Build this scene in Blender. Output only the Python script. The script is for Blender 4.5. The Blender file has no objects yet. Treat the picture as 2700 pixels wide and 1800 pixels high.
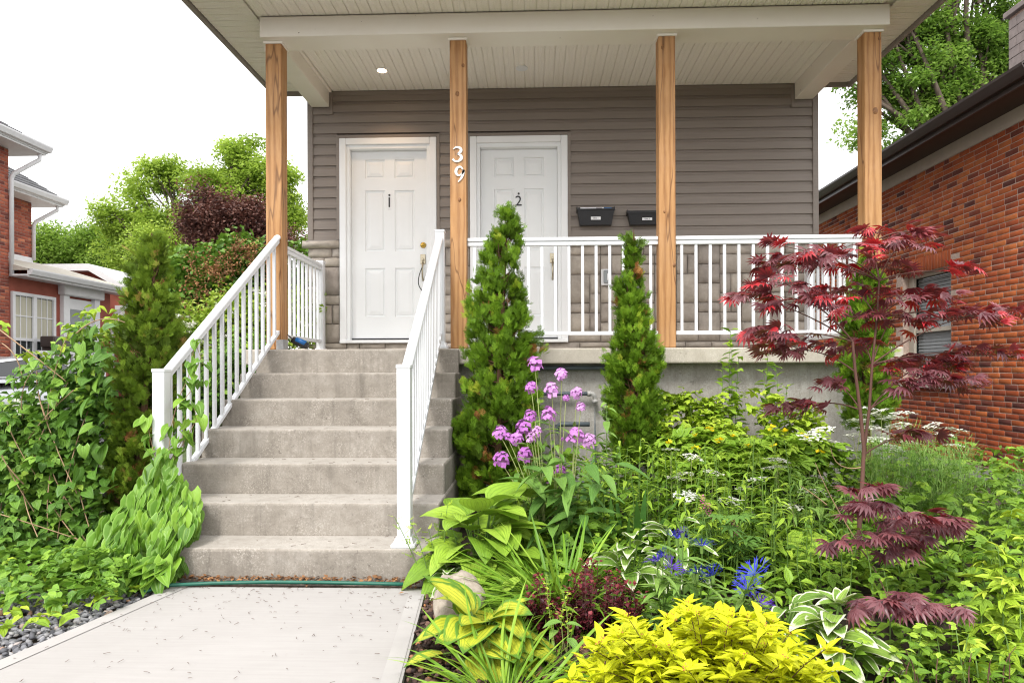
import bpy, math, random
import numpy as np
from mathutils import Matrix, Vector
rad = math.radians
rng = np.random.default_rng(39)
random.seed(39)
SC = bpy.context.scene
COL = SC.collection

# ------------------------------------------------------------------ camera
FPX, CX, CY, CAMH = 1800.0, 1350.0, 975.0, 1.155       # focal length and principal point in photo pixels
PSI, TH = rad(1.91), 0.0035                             # yaw to the left, slight roll
FW = np.array([-math.sin(PSI), math.cos(PSI), 0.0])
R0 = np.array([math.cos(PSI), math.sin(PSI), 0.0]); U0 = np.array([0, 0, 1.0])
CR = math.cos(TH)*R0 - math.sin(TH)*U0
CU = math.sin(TH)*R0 + math.cos(TH)*U0
CAMP = np.array([0, 0, CAMH])
cd = bpy.data.cameras.new('camera'); cam = bpy.data.objects.new('camera', cd); COL.objects.link(cam)
cd.sensor_width = 36.0; cd.lens = FPX/2700*36; cd.shift_y = (CY-900)/2700; cd.clip_start = 0.05; cd.clip_end = 1500
cam.matrix_world = Matrix(((CR[0], CU[0], -FW[0], 0), (CR[1], CU[1], -FW[1], 0), (CR[2], CU[2], -FW[2], CAMH), (0, 0, 0, 1)))
SC.camera = cam

def ray(px, py): return FW + (px-CX)/FPX*CR - (py-CY)/FPX*CU
def UY(px, py, y): d = ray(px, py); return CAMP + d*(y/d[1])      # point of the place at depth y
def UX(px, py, x): d = ray(px, py); return CAMP + d*(x/d[0])
def UZ(px, py, z): d = ray(px, py); return CAMP + d*((z-CAMH)/d[2])

# ------------------------------------------------------------------ sky, sun, exposure
SUN_EL, SUN_AZ = rad(52), rad(200)
w = bpy.data.worlds.new('World'); SC.world = w; w.use_nodes = True
nt = w.node_tree; nt.nodes.clear()
sky = nt.nodes.new('ShaderNodeTexSky'); sky.sky_type = 'NISHITA'; sky.sun_disc = False
sky.sun_elevation = SUN_EL; sky.sun_rotation = SUN_AZ; sky.dust_density = 5.0; sky.air_density = 1.0; sky.altitude = 100
hs = nt.nodes.new('ShaderNodeHueSaturation'); hs.inputs['Saturation'].default_value = 0.10; hs.inputs['Value'].default_value = 1.0
mx = nt.nodes.new('ShaderNodeMixRGB'); mx.inputs[0].default_value = 0.72; mx.inputs[2].default_value = (12.0, 12.0, 12.1, 1)   # even cloud layer
bg = nt.nodes.new('ShaderNodeBackground'); bg.inputs['Strength'].default_value = 0.115
wo = nt.nodes.new('ShaderNodeOutputWorld')
nt.links.new(sky.outputs[0], hs.inputs['Color']); nt.links.new(hs.outputs[0], mx.inputs[1])
nt.links.new(mx.outputs[0], bg.inputs['Color']); nt.links.new(bg.outputs[0], wo.inputs['Surface'])
sd = bpy.data.lights.new('sun', 'SUN'); sd.energy = 1.7; sd.angle = rad(16); sd.color = (1.0, 0.97, 0.92)
so = bpy.data.objects.new('sun', sd); COL.objects.link(so)
_sdir = Vector((math.sin(SUN_AZ)*math.cos(SUN_EL), math.cos(SUN_AZ)*math.cos(SUN_EL), math.sin(SUN_EL)))
so.rotation_euler = _sdir.to_track_quat('Z', 'Y').to_euler()
so.location = (0, -6, 14)
SC.view_settings.view_transform = 'Standard'; SC.view_settings.look = 'None'
SC.view_settings.exposure = 0.85; SC.view_settings.gamma = 1.0; SC.view_settings.use_curve_mapping = False
SC.cycles.max_bounces = 8; SC.cycles.diffuse_bounces = 5; SC.cycles.transmission_bounces = 6; SC.cycles.transparent_max_bounces = 8
SC.cycles.use_denoising = True; SC.cycles.filter_width = 1.15

# ------------------------------------------------------------------ materials
MATS = {}
def _new(name):
    m = bpy.data.materials.new(name); m.use_nodes = True; n = m.node_tree; n.nodes.clear()
    o = n.nodes.new('ShaderNodeOutputMaterial'); MATS[name] = m
    return m, n, o
def L(n, a, b): n.links.new(a, b)
def ramp(n, stops, fac=None, interp='LINEAR'):
    r = n.nodes.new('ShaderNodeValToRGB'); cr = r.color_ramp; cr.interpolation = interp
    while len(cr.elements) < len(stops): cr.elements.new(0.5)
    for e, (p, c) in zip(cr.elements, stops):
        e.position = p; e.color = (*c, 1) if len(c) == 3 else c
    if fac is not None: L(n, fac, r.inputs[0])
    return r.outputs[0]
def noise(n, scale, detail=4, rough=0.55, vec=None, out='Fac', dist=0.0):
    t = n.nodes.new('ShaderNodeTexNoise'); t.inputs['Scale'].default_value = scale; t.inputs['Detail'].default_value = detail
    t.inputs['Roughness'].default_value = rough; t.inputs['Distortion'].default_value = dist
    if vec is not None: L(n, vec, t.inputs['Vector'])
    return t.outputs[out]
def objco(n, scale=(1, 1, 1)):
    c = n.nodes.new('ShaderNodeTexCoord'); m = n.nodes.new('ShaderNodeMapping'); m.inputs['Scale'].default_value = scale
    L(n, c.outputs['Object'], m.inputs['Vector']); return m.outputs[0]
def mixc(n, fac, a, b, mode='MIX'):
    x = n.nodes.new('ShaderNodeMixRGB'); x.blend_type = mode
    for s, v in ((0, fac), (1, a), (2, b)):
        if isinstance(v, (int, float)): x.inputs[s].default_value = v
        elif isinstance(v, (tuple, list)): x.inputs[s].default_value = (*v, 1)
        else: L(n, v, x.inputs[s])
    return x.outputs[0]
def math_(n, op, a, b=0.0):
    x = n.nodes.new('ShaderNodeMath'); x.operation = op
    for s, v in ((0, a), (1, b)):
        if isinstance(v, (int, float)): x.inputs[s].default_value = v
        else: L(n, v, x.inputs[s])
    return x.outputs[0]
def bump(n, h, strength=0.3, dist=0.01):
    b = n.nodes.new('ShaderNodeBump'); b.inputs['Strength'].default_value = strength; b.inputs['Distance'].default_value = dist
    L(n, h, b.inputs['Height']); return b.outputs[0]
def princ(n, o, col, rough=0.6, normal=None, spec=0.4, metal=0.0):
    p = n.nodes.new('ShaderNodeBsdfPrincipled')
    if isinstance(col, tuple): p.inputs['Base Color'].default_value = (*col, 1)
    else: L(n, col, p.inputs['Base Color'])
    if isinstance(rough, (int, float)): p.inputs['Roughness'].default_value = rough
    else: L(n, rough, p.inputs['Roughness'])
    p.inputs['Specular IOR Level'].default_value = spec; p.inputs['Metallic'].default_value = metal
    if normal is not None: L(n, normal, p.inputs['Normal'])
    L(n, p.outputs[0], o.inputs['Surface']); return p

def simple(name, col, rough=0.55, var=0.12, scale=6.0, bscale=60.0, bstr=0.08, spec=0.4, metal=0.0, stretch=(1, 1, 1)):
    m, n, o = _new(name); v = objco(n, stretch)
    f = noise(n, scale, 5, 0.6, v)
    c = ramp(n, [(0.3, tuple(x*(1-var) for x in col)), (0.7, tuple(min(1, x*(1+var)) for x in col))], f)
    nb = bump(n, noise(n, bscale, 3, 0.6, v), bstr, 0.004)
    princ(n, o, c, rough, nb, spec, metal); return m

simple('white_paint', (0.82, 0.83, 0.84), 0.32, 0.03, 3, 40, 0.03, 0.5)
simple('door_paint', (0.83, 0.85, 0.86), 0.38, 0.03, 2, 25, 0.03, 0.5)
simple('rail_white', (0.70, 0.71, 0.73), 0.28, 0.03, 4, 60, 0.02, 0.5)
simple('black_plastic', (0.018, 0.018, 0.02), 0.42, 0.2, 8, 300, 0.05)
simple('paper', (0.78, 0.78, 0.80), 0.6, 0.1, 12)
simple('letter_black', (0.03, 0.03, 0.032), 0.4, 0.1)
simple('number_white', (0.82, 0.80, 0.76), 0.5, 0.04)
simple('brass', (0.62, 0.42, 0.10), 0.22, 0.05, 5, 20, 0.0, 0.5, 1.0)
simple('nickel', (0.42, 0.37, 0.27), 0.33, 0.05, 5, 20, 0.02, 0.5, 1.0)
simple('galvanised', (0.46, 0.46, 0.47), 0.45, 0.15, 30, 60, 0.05, 0.5, 0.8)
simple('conduit', (0.10, 0.12, 0.135), 0.4, 0.12, 5, 60, 0.03)
simple('conduit_joint', (0.38, 0.37, 0.35), 0.5, 0.25, 20, 60, 0.1)
simple('hose_green', (0.012, 0.105, 0.07), 0.42, 0.15, 10, 50, 0.05)
simple('tool_blue', (0.01, 0.10, 0.30), 0.35, 0.1)
simple('soil', (0.045, 0.032, 0.022), 0.95, 0.5, 18, 120, 0.8)
simple('lawn', (0.07, 0.10, 0.03), 0.95, 0.4, 3, 90, 0.6)
simple('asphalt', (0.055, 0.055, 0.057), 0.9, 0.25, 20, 160, 0.4)
simple('fascia_taupe', (0.30, 0.27, 0.245), 0.5, 0.05)
simple('gutter_brown', (0.055, 0.040, 0.036), 0.35, 0.1)
simple('soffit_brown', (0.060, 0.042, 0.034), 0.5, 0.1)
simple('frieze_cream', (0.60, 0.54, 0.45), 0.6, 0.06)
simple('stucco_red', (0.33, 0.095, 0.065), 0.85, 0.12, 5, 130, 0.25)
simple('trim_white', (0.72, 0.72, 0.73), 0.45, 0.05)
simple('pane_glass', (0.05, 0.06, 0.06), 0.06, 0.1, 2, 5, 0.0, 0.8)
simple('blind', (0.27, 0.29, 0.30), 0.55, 0.06)
simple('curtain', (0.50, 0.48, 0.38), 0.8, 0.12, 7, 30, 0.2, 0.3, 0, (1, 1, 0.1))
simple('stone_sill', (0.52, 0.48, 0.41), 0.8, 0.1, 12, 90, 0.3)
simple('fence_white', (0.62, 0.60, 0.56), 0.7, 0.18, 9, 60, 0.15, 0.3, 0, (1, 1, 0.25))
simple('bark', (0.11, 0.085, 0.065), 0.9, 0.35, 14, 50, 0.7, 0.2, 0, (1, 1, 0.3))
simple('bark_red', (0.13, 0.065, 0.05), 0.8, 0.3, 14, 60, 0.4, 0.3, 0, (1, 1, 0.3))
simple('bark_cedar', (0.14, 0.075, 0.045), 0.9, 0.3, 20, 60, 0.5, 0.2, 0, (1, 1, 0.2))
simple('twig', (0.10, 0.055, 0.035), 0.85, 0.4, 30)
simple('stem_green', (0.14, 0.24, 0.05), 0.5, 0.2, 12)
simple('stem_pale', (0.30, 0.34, 0.12), 0.5, 0.2, 12)
simple('stem_dry', (0.34, 0.22, 0.13), 0.7, 0.3, 14)
simple('mortar', (0.54, 0.42, 0.35), 0.9, 0.2, 25, 200, 0.4)
simple('mortar_dark', (0.30, 0.20, 0.16), 0.9, 0.2, 25, 200, 0.4)
simple('stone_mortar', (0.27, 0.24, 0.21), 0.95, 0.15, 25, 160, 0.4)
simple('car_silver', (0.52, 0.53, 0.55), 0.22, 0.03, 2, 5, 0.0, 0.6, 0.7)
simple('car_glass', (0.015, 0.017, 0.02), 0.05, 0.1, 2, 5, 0.0, 0.7)
simple('chrome', (0.75, 0.75, 0.77), 0.12, 0.02, 2, 5, 0.0, 0.5, 1.0)
simple('tyre', (0.02, 0.02, 0.02), 0.85, 0.2)
simple('rough_stone', (0.23, 0.22, 0.215), 0.9, 0.35, 9, 40, 0.7)
simple('chimney_stone', (0.20, 0.165, 0.155), 0.9, 0.18, 9, 60, 0.4)

# vinyl siding: faint embossed wood grain
m, n, o = _new('siding'); v = objco(n, (0.5, 1, 9))
c = ramp(n, [(0.3, (0.215, 0.183, 0.158)), (0.7, (0.245, 0.208, 0.180))], noise(n, 5, 4, 0.6, v))
princ(n, o, c, 0.5, bump(n, noise(n, 26, 3, 0.6, v), 0.10, 0.003), 0.35)
# vinyl soffit: perforated fine pattern
m, n, o = _new('soffit'); v = objco(n)
vo = n.nodes.new('ShaderNodeTexVoronoi'); vo.inputs['Scale'].default_value = 130; L(n, v, vo.inputs['Vector'])
c = ramp(n, [(0.10, (0.70, 0.65, 0.575)), (0.30, (0.88, 0.835, 0.76))], vo.outputs['Distance'])
c2 = mixc(n, ramp(n, [(0.66, (0, 0, 0)), (0.80, (0.5, 0.5, 0.5))], noise(n, 9, 6, 0.7, v)), c, (0.48, 0.42, 0.33))
princ(n, o, c2, 0.5, bump(n, vo.outputs['Distance'], 0.15, 0.002), 0.4)
m, n, o = _new('beam_paint'); v = objco(n)
sp = ramp(n, [(0.735, (0, 0, 0)), (0.76, (1, 1, 1))], noise(n, 34, 3, 0.5, v))
sp2 = math_(n, 'MULTIPLY', sp, ramp(n, [(0.55, (0, 0, 0)), (0.62, (1, 1, 1))], noise(n, 2.2, 2, 0.5, v)))
c = mixc(n, sp2, ramp(n, [(0.3, (0.85, 0.80, 0.715)), (0.7, (0.88, 0.84, 0.76))], noise(n, 3, 4, 0.6, v)), (0.12, 0.085, 0.06))
princ(n, o, c, 0.42, bump(n, noise(n, 8, 2, 0.5, v), 0.04, 0.01), 0.4)
# weathered concrete steps: mottled, pale speckle, dark stain
def concrete(name, base, dark, light, stain=0.5):
    m, n, o = _new(name); v = objco(n)
    a = noise(n, 1.7, 6, 0.65, v); b = noise(n, 95, 6, 0.8, v); d = noise(n, 11, 8, 0.75, v, dist=0.4)
    c = ramp(n, [(0.30, dark), (0.50, base), (0.70, light)], mixc(n, 0.5, a, d))
    pat = ramp(n, [(0.42, (0.15,)*3), (0.62, (1, 1, 1))], noise(n, 4.5, 5, 0.7, v))
    sp = math_(n, 'MULTIPLY', ramp(n, [(0.52, (0, 0, 0)), (0.58, (0.75,)*3)], b), pat)
    c = mixc(n, sp, c, tuple(min(1, x*1.18) for x in light))
    c = mixc(n, ramp(n, [(0.34, (0.5,)*3), (0.44, (0, 0, 0))], noise(n, 60, 6, 0.8, v)), c, tuple(x*.75 for x in dark))
    vs = objco(n, (9, 9, 0.7))
    stv = ramp(n, [(0.50, (0, 0, 0)), (0.72, (stain*.45,)*3)], noise(n, 1.6, 5, 0.65, vs))
    c = mixc(n, stv, c, tuple(x*.62 for x in dark))
    st = math_(n, 'MULTIPLY', ramp(n, [(0.58, (0, 0, 0)), (0.70, (1, 1, 1))], noise(n, 26, 6, 0.8, v)), ramp(n, [(0.5, (0, 0, 0)), (0.62, (stain,)*3)], noise(n, 2.6, 3, 0.6, v)))
    c = mixc(n, st, c, (0.06, 0.045, 0.035))
    princ(n, o, c, 0.9, bump(n, mixc(n, 0.5, b, d), 0.35, 0.006), 0.2)
concrete('concrete_steps', (0.280, 0.250, 0.214), (0.172, 0.151, 0.126), (0.40, 0.368, 0.328), 1.0)
concrete('concrete_tread', (0.365, 0.335, 0.298), (0.28, 0.25, 0.215), (0.43, 0.40, 0.365), 0.7)  # paler than the risers: worn tops, plus light from above put into the colour
concrete('concrete_slab', (0.47, 0.425, 0.36), (0.36, 0.32, 0.26), (0.56, 0.52, 0.46), 0.5)
concrete('parging', (0.36, 0.335, 0.30), (0.21, 0.19, 0.165), (0.49, 0.475, 0.45), 0.8)
# broom-finished walk
m, n, o = _new('concrete_walk'); v = objco(n)
vs = objco(n, (0.35, 7, 1))
c = ramp(n, [(0.3, (0.325, 0.306, 0.292)), (0.7, (0.395, 0.376, 0.362))], mixc(n, 0.4, noise(n, 1.3, 6, 0.65, v), noise(n, 9, 5, 0.6, vs)))
c = mixc(n, ramp(n, [(0.62, (0, 0, 0)), (0.75, (0.35,)*3)], noise(n, 30, 5, 0.7, v)), c, (0.25, 0.21, 0.18))
princ(n, o, c, 0.85, bump(n, noise(n, 30, 3, 0.6, vs), 0.15, 0.004), 0.25)
simple('walk_border', (0.385, 0.367, 0.353), 0.8, 0.07, 5, 120, 0.12, 0.25)
# timber post
m, n, o = _new('timber'); oi = n.nodes.new('ShaderNodeObjectInfo')
tc = n.nodes.new('ShaderNodeTexCoord'); mp = n.nodes.new('ShaderNodeMapping'); mp.inputs['Scale'].default_value = (1, 1, 0.10)
vm = n.nodes.new('ShaderNodeVectorMath'); vm.operation = 'MULTIPLY_ADD'; vm.inputs[1].default_value = (1, 1, 1)
cb = n.nodes.new('ShaderNodeCombineXYZ'); q = math_(n, 'MULTIPLY', oi.outputs['Random'], 37.0)
for i in range(3): L(n, q, cb.inputs[i])
L(n, tc.outputs['Object'], vm.inputs[0]); L(n, cb.outputs[0], vm.inputs[2]); L(n, vm.outputs[0], mp.inputs['Vector']); v = mp.outputs[0]
wv = n.nodes.new('ShaderNodeTexWave'); wv.wave_type = 'RINGS'; wv.rings_direction = 'Z'; wv.inputs['Scale'].default_value = 9.0
wv.inputs['Distortion'].default_value = 7.0; wv.inputs['Detail'].default_value = 3; wv.inputs['Detail Scale'].default_value = 1.2; L(n, v, wv.inputs['Vector'])
fg = noise(n, 55, 5, 0.7, v)
c = ramp(n, [(0.0, (0.47, 0.245, 0.098)), (0.55, (0.40, 0.195, 0.070)), (1.0, (0.26, 0.110, 0.035))], wv.outputs['Fac'])
c = mixc(n, 0.35, c, ramp(n, [(0.3, (0.30, 0.14, 0.05)), (0.7, (0.60, 0.36, 0.17))], fg))
wb = math_(n, 'SUBTRACT', 1.0, math_(n, 'MULTIPLY', math_(n, 'ABSOLUTE', math_(n, 'SUBTRACT', noise(n, 7, 2, 0.5, v), 0.5)), 26.0))
c = mixc(n, ramp(n, [(0.62, (0, 0, 0)), (0.95, (0.75,)*3)], wb), c, (0.12, 0.05, 0.02))
c = mixc(n, ramp(n, [(0.45, (0, 0, 0)), (0.75, (0.55,)*3)], noise(n, 2.5, 3, 0.6, tc.outputs['Object'])), c, mixc(n, 0.5, c, (0.50, 0.33, 0.20)))
princ(n, o, c, 0.62, bump(n, mixc(n, 0.5, fg, wv.outputs['Fac']), 0.2, 0.004), 0.3)
simple('knot', (0.24, 0.11, 0.042), 0.6, 0.45, 60, 80, 0.3)
# mailbox, shingles
m, n, o = _new('shingle'); v = objco(n)
c = ramp(n, [(0.3, (0.07, 0.07, 0.075)), (0.7, (0.16, 0.16, 0.165))], mixc(n, 0.5, noise(n, 5, 3, 0.6, v), noise(n, 70, 3, 0.6, v)))
princ(n, o, c, 0.9, bump(n, noise(n, 80, 3, 0.6, v), 0.4, 0.004), 0.2)

def tint_node(n):
    a = n.nodes.new('ShaderNodeAttribute'); a.attribute_name = 'tint'; return a.outputs['Fac']
def piece(name, stops, rough=0.85, nscale=14, mixn=0.45, bscale=70, bstr=0.35, soot=None):
    m, n, o = _new(name); v = objco(n); g = n.nodes.new('ShaderNodeNewGeometry')
    c = ramp(n, stops, tint_node(n))
    f = noise(n, nscale, 6, 0.68, g.outputs['Position'])
    c = mixc(n, mixn, c, mixc(n, 1.0, c, ramp(n, [(0.25, (0.42,)*3), (0.75, (1.5,)*3)], f), 'MULTIPLY'))
    if soot: c = mixc(n, ramp(n, [(0.5, (0, 0, 0)), (0.68, (0.65,)*3)], noise(n, 0.8, 4, 0.6, g.outputs['Position'])), c, soot)
    princ(n, o, c, rough, bump(n, noise(n, bscale, 5, 0.65, g.outputs['Position']), bstr, 0.006), 0.25)
piece('brick', [(0.0, (0.11, 0.040, 0.034)), (0.22, (0.23, 0.058, 0.032)), (0.45, (0.37, 0.083, 0.031)), (0.75, (0.46, 0.113, 0.037)), (1.0, (0.54, 0.165, 0.052))], mixn=0.4)
piece('brick_far', [(0.0, (0.13, 0.045, 0.04)), (0.35, (0.27, 0.075, 0.05)), (0.7, (0.40, 0.11, 0.065)), (1.0, (0.50, 0.18, 0.10))])
piece('ashlar', [(0.0, (0.325, 0.285, 0.252)), (0.4, (0.385, 0.338, 0.292)), (0.8, (0.44, 0.388, 0.332)), (1.0, (0.45, 0.405, 0.365))], 0.9, 7, 0.5, 34, 0.6)
piece('gravel', [(0.0, (0.07, 0.07, 0.08)), (0.5, (0.22, 0.22, 0.235)), (0.85, (0.37, 0.36, 0.36)), (1.0, (0.36, 0.20, 0.12))], 0.8)
piece('mulch', [(0.0, (0.030, 0.020, 0.018)), (0.5, (0.085, 0.052, 0.042)), (0.85, (0.17, 0.10, 0.07)), (1.0, (0.44, 0.20, 0.08))], 0.9)
m, n, o = _new('boulder'); v = objco(n)
c = ramp(n, [(0.3, (0.16, 0.125, 0.095)), (0.5, (0.36, 0.31, 0.25)), (0.75, (0.50, 0.45, 0.38))], mixc(n, 0.4, noise(n, 5, 7, 0.7, v, dist=0.8), noise(n, 36, 4, 0.7, v)))
princ(n, o, c, 0.9, bump(n, noise(n, 12, 7, 0.7, v, dist=1.0), 0.6, 0.02), 0.25)

def leafmat(name, stops, trans=(0.3, 0.5, 0.05), tf=0.30, rough=0.42, veins=0.0, veincol=None, margin=None, mcol=None, mwidth=0.2, spec=0.25, centre=None, nveins=7):
    """leaf: tint picks the colour of the leaf, the leaf's own uv draws its veins and margin"""
    m, n, o = _new(name); t = tint_node(n)
    c = ramp(n, stops, t)
    uv = n.nodes.new('ShaderNodeUVMap'); uv.uv_map = 'uv'; sx = n.nodes.new('ShaderNodeSeparateXYZ'); L(n, uv.outputs[0], sx.inputs[0])
    au = math_(n, 'ABSOLUTE', math_(n, 'SUBTRACT', math_(n, 'MULTIPLY', sx.outputs['X'], 2.0), 1.0))
    g = n.nodes.new('ShaderNodeNewGeometry'); nz = noise(n, 22, 4, 0.6, g.outputs['Position'])
    c = mixc(n, 0.35, c, mixc(n, 1.0, c, ramp(n, [(0.25, (0.55,)*3), (0.75, (1.45,)*3)], nz), 'MULTIPLY'))
    nb = None
    if centre: c = mixc(n, ramp(n, [(0.0, (0.85,)*3), (0.75, (0, 0, 0))], math_(n, 'ADD', au, math_(n, 'MULTIPLY', math_(n, 'SUBTRACT', nz, 0.5), 0.5))), c, centre)
    if veins:
        fr = math_(n, 'ABSOLUTE', math_(n, 'SUBTRACT', math_(n, 'FRACT', math_(n, 'MULTIPLY', au, nveins*0.5)), 0.5))
        vf = ramp(n, [(0.0, (1, 1, 1)), (0.22, (0, 0, 0))], fr)
        vf = math_(n, 'MAXIMUM', vf, ramp(n, [(0.0, (1, 1, 1)), (0.07, (0, 0, 0))], au))
        c = mixc(n, math_(n, 'MULTIPLY', vf, veins), c, veincol or (0.35, 0.5, 0.12))
        nb = bump(n, math_(n, 'SUBTRACT', 1.0, vf), 0.5, 0.004)
    if margin:
        mm = math_(n, 'MAXIMUM', au, math_(n, 'SUBTRACT', math_(n, 'MULTIPLY', sx.outputs['Y'], 1.0), 0.05))
        mm = math_(n, 'ADD', mm, math_(n, 'MULTIPLY', math_(n, 'SUBTRACT', nz, 0.5), 0.32))
        c = mixc(n, ramp(n, [(1-mwidth-0.06, (0, 0, 0)), (1-mwidth+0.04, (1, 1, 1))], mm), c, mcol)
    p = n.nodes.new('ShaderNodeBsdfPrincipled'); L(n, c, p.inputs['Base Color']); p.inputs['Roughness'].default_value = rough
    p.inputs['Specular IOR Level'].default_value = spec
    if nb is not None: L(n, nb, p.inputs['Normal'])
    tr = n.nodes.new('ShaderNodeBsdfTranslucent')
    L(n, mixc(n, 0.5, c, trans), tr.inputs['Color'])
    mixs = n.nodes.new('ShaderNodeMixShader'); mixs.inputs[0].default_value = tf*0.62
    L(n, p.outputs[0], mixs.inputs[1]); L(n, tr.outputs[0], mixs.inputs[2]); L(n, mixs.outputs[0], o.inputs['Surface'])
    return m

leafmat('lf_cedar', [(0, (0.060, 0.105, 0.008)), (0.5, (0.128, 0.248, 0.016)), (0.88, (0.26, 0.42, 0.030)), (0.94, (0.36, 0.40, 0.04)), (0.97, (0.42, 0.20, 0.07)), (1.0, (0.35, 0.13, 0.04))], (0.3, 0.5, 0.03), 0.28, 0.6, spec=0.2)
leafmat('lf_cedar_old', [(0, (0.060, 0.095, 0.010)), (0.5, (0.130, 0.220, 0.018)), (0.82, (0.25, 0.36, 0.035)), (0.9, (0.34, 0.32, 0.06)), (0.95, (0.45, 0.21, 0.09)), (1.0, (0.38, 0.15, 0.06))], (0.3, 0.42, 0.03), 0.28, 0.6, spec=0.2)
leafmat('lf_tree_bright', [(0, (0.13, 0.21, 0.025)), (0.5, (0.29, 0.42, 0.055)), (1, (0.47, 0.60, 0.12))], (0.45, 0.62, 0.08), 0.78, 0.5)
leafmat('lf_tree_mid', [(0, (0.075, 0.14, 0.02)), (0.5, (0.18, 0.29, 0.045)), (1, (0.33, 0.46, 0.09))], (0.3, 0.5, 0.06), 0.78, 0.5)
leafmat('lf_tree_right', [(0, (0.07, 0.14, 0.025)), (0.5, (0.17, 0.30, 0.05)), (1, (0.32, 0.46, 0.10))], (0.3, 0.5, 0.06), 0.78, 0.45)
leafmat('lf_tree_purple', [(0, (0.05, 0.027, 0.025)), (0.5, (0.135, 0.068, 0.055)), (1, (0.28, 0.14, 0.10))], (0.25, 0.07, 0.05), 0.3, 0.45)
leafmat('lf_lilac', [(0, (0.05, 0.12, 0.02)), (0.5, (0.11, 0.22, 0.03)), (1, (0.20, 0.34, 0.05))], (0.3, 0.5, 0.05), 0.35, 0.42)
leafmat('fl_brown', [(0, (0.14, 0.07, 0.035)), (1, (0.42, 0.21, 0.09))], (0.4, 0.2, 0.1), 0.2, 0.7)
leafmat('lf_shrub_lime', [(0, (0.12, 0.20, 0.02)), (0.5, (0.25, 0.38, 0.04)), (1, (0.45, 0.55, 0.09))], (0.5, 0.65, 0.08), 0.4, 0.45)
leafmat('fl_white', [(0, (0.62, 0.62, 0.50)), (1, (0.82, 0.82, 0.76))], (0.8, 0.8, 0.7), 0.25, 0.7)
leafmat('lf_vine', [(0, (0.045, 0.115, 0.018)), (0.5, (0.105, 0.225, 0.030)), (0.85, (0.21, 0.37, 0.045)), (1, (0.36, 0.48, 0.06))], (0.25, 0.5, 0.05), 0.28, 0.38, 0.35, (0.18, 0.32, 0.08), nveins=3)
leafmat('lf_bindweed', [(0, (0.060, 0.150, 0.018)), (0.5, (0.150, 0.300, 0.030)), (1, (0.28, 0.46, 0.05))], (0.35, 0.6, 0.05), 0.30, 0.40, 0.45, (0.32, 0.48, 0.12), nveins=3)
leafmat('lf_maple', [(0, (0.070, 0.026, 0.036)), (0.45, (0.150, 0.048, 0.058)), (0.75, (0.24, 0.085, 0.095)), (0.9, (0.36, 0.03, 0.04)), (1, (0.58, 0.03, 0.04))], (0.75, 0.02, 0.02), 0.32, 0.38, spec=0.6)
leafmat('lf_hosta', [(0, (0.13, 0.25, 0.025)), (0.5, (0.26, 0.42, 0.040)), (1, (0.42, 0.57, 0.08))], (0.45, 0.65, 0.06), 0.25, 0.36, 0.5, (0.13, 0.25, 0.03), nveins=9)
leafmat('lf_hosta_gold', [(0, (0.36, 0.40, 0.03)), (0.5, (0.47, 0.50, 0.04)), (1, (0.58, 0.60, 0.06))], (0.6, 0.65, 0.05), 0.25, 0.40, 0.45, (0.20, 0.32, 0.03), True, (0.11, 0.24, 0.03), 0.20, nveins=9)
leafmat('lf_hosta_white', [(0, (0.09, 0.20, 0.03)), (0.5, (0.17, 0.30, 0.05)), (1, (0.28, 0.40, 0.07))], (0.4, 0.55, 0.1), 0.25, 0.40, 0.4, (0.10, 0.20, 0.03), True, (0.70, 0.72, 0.52), 0.22, nveins=7)
leafmat('lf_grass', [(0, (0.08, 0.18, 0.015)), (0.5, (0.16, 0.31, 0.025)), (1, (0.30, 0.45, 0.05))], (0.4, 0.6, 0.05), 0.32, 0.40)
leafmat('lf_iris', [(0, (0.05, 0.14, 0.03)), (0.5, (0.09, 0.22, 0.05)), (1, (0.17, 0.33, 0.06))], (0.3, 0.5, 0.05), 0.28, 0.40)
leafmat('lf_rocket', [(0, (0.065, 0.160, 0.030)), (0.5, (0.130, 0.265, 0.045)), (1, (0.26, 0.41, 0.08))], (0.3, 0.5, 0.06), 0.25, 0.42, 0.4, (0.22, 0.36, 0.12), nveins=5)
leafmat('lf_garden', [(0, (0.085, 0.185, 0.016)), (0.5, (0.195, 0.345, 0.028)), (1, (0.37, 0.52, 0.05))], (0.35, 0.55, 0.05), 0.30, 0.42, 0.3, (0.25, 0.4, 0.1), nveins=3)
leafmat('lf_lime', [(0, (0.20, 0.34, 0.025)), (0.5, (0.34, 0.49, 0.035)), (1, (0.50, 0.61, 0.06))], (0.5, 0.65, 0.06), 0.32, 0.42, 0.3, (0.18, 0.32, 0.05), nveins=3)
leafmat('lf_feather', [(0, (0.09, 0.21, 0.045)), (0.5, (0.21, 0.38, 0.085)), (1, (0.40, 0.56, 0.16))], (0.3, 0.5, 0.1), 0.3, 0.5)
leafmat('lf_barberry', [(0, (0.040, 0.010, 0.014)), (0.5, (0.120, 0.020, 0.028)), (0.85, (0.23, 0.035, 0.045)), (1, (0.34, 0.10, 0.09))], (0.35, 0.04, 0.04), 0.2, 0.36)
leafmat('lf_spirea', [(0, (0.36, 0.45, 0.010)), (0.5, (0.60, 0.65, 0.014)), (1, (0.77, 0.79, 0.03))], (0.8, 0.8, 0.02), 0.40, 0.42, 0.25, (0.62, 0.60, 0.06), nveins=3)
leafmat('fl_purple', [(0, (0.40, 0.12, 0.44)), (0.5, (0.56, 0.21, 0.60)), (1, (0.72, 0.38, 0.74))], (0.6, 0.2, 0.7), 0.25, 0.5)
leafmat('fl_blue', [(0, (0.025, 0.035, 0.40)), (0.6, (0.05, 0.05, 0.52)), (1, (0.16, 0.04, 0.36))], (0.1, 0.1, 0.8), 0.2, 0.5)
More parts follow.
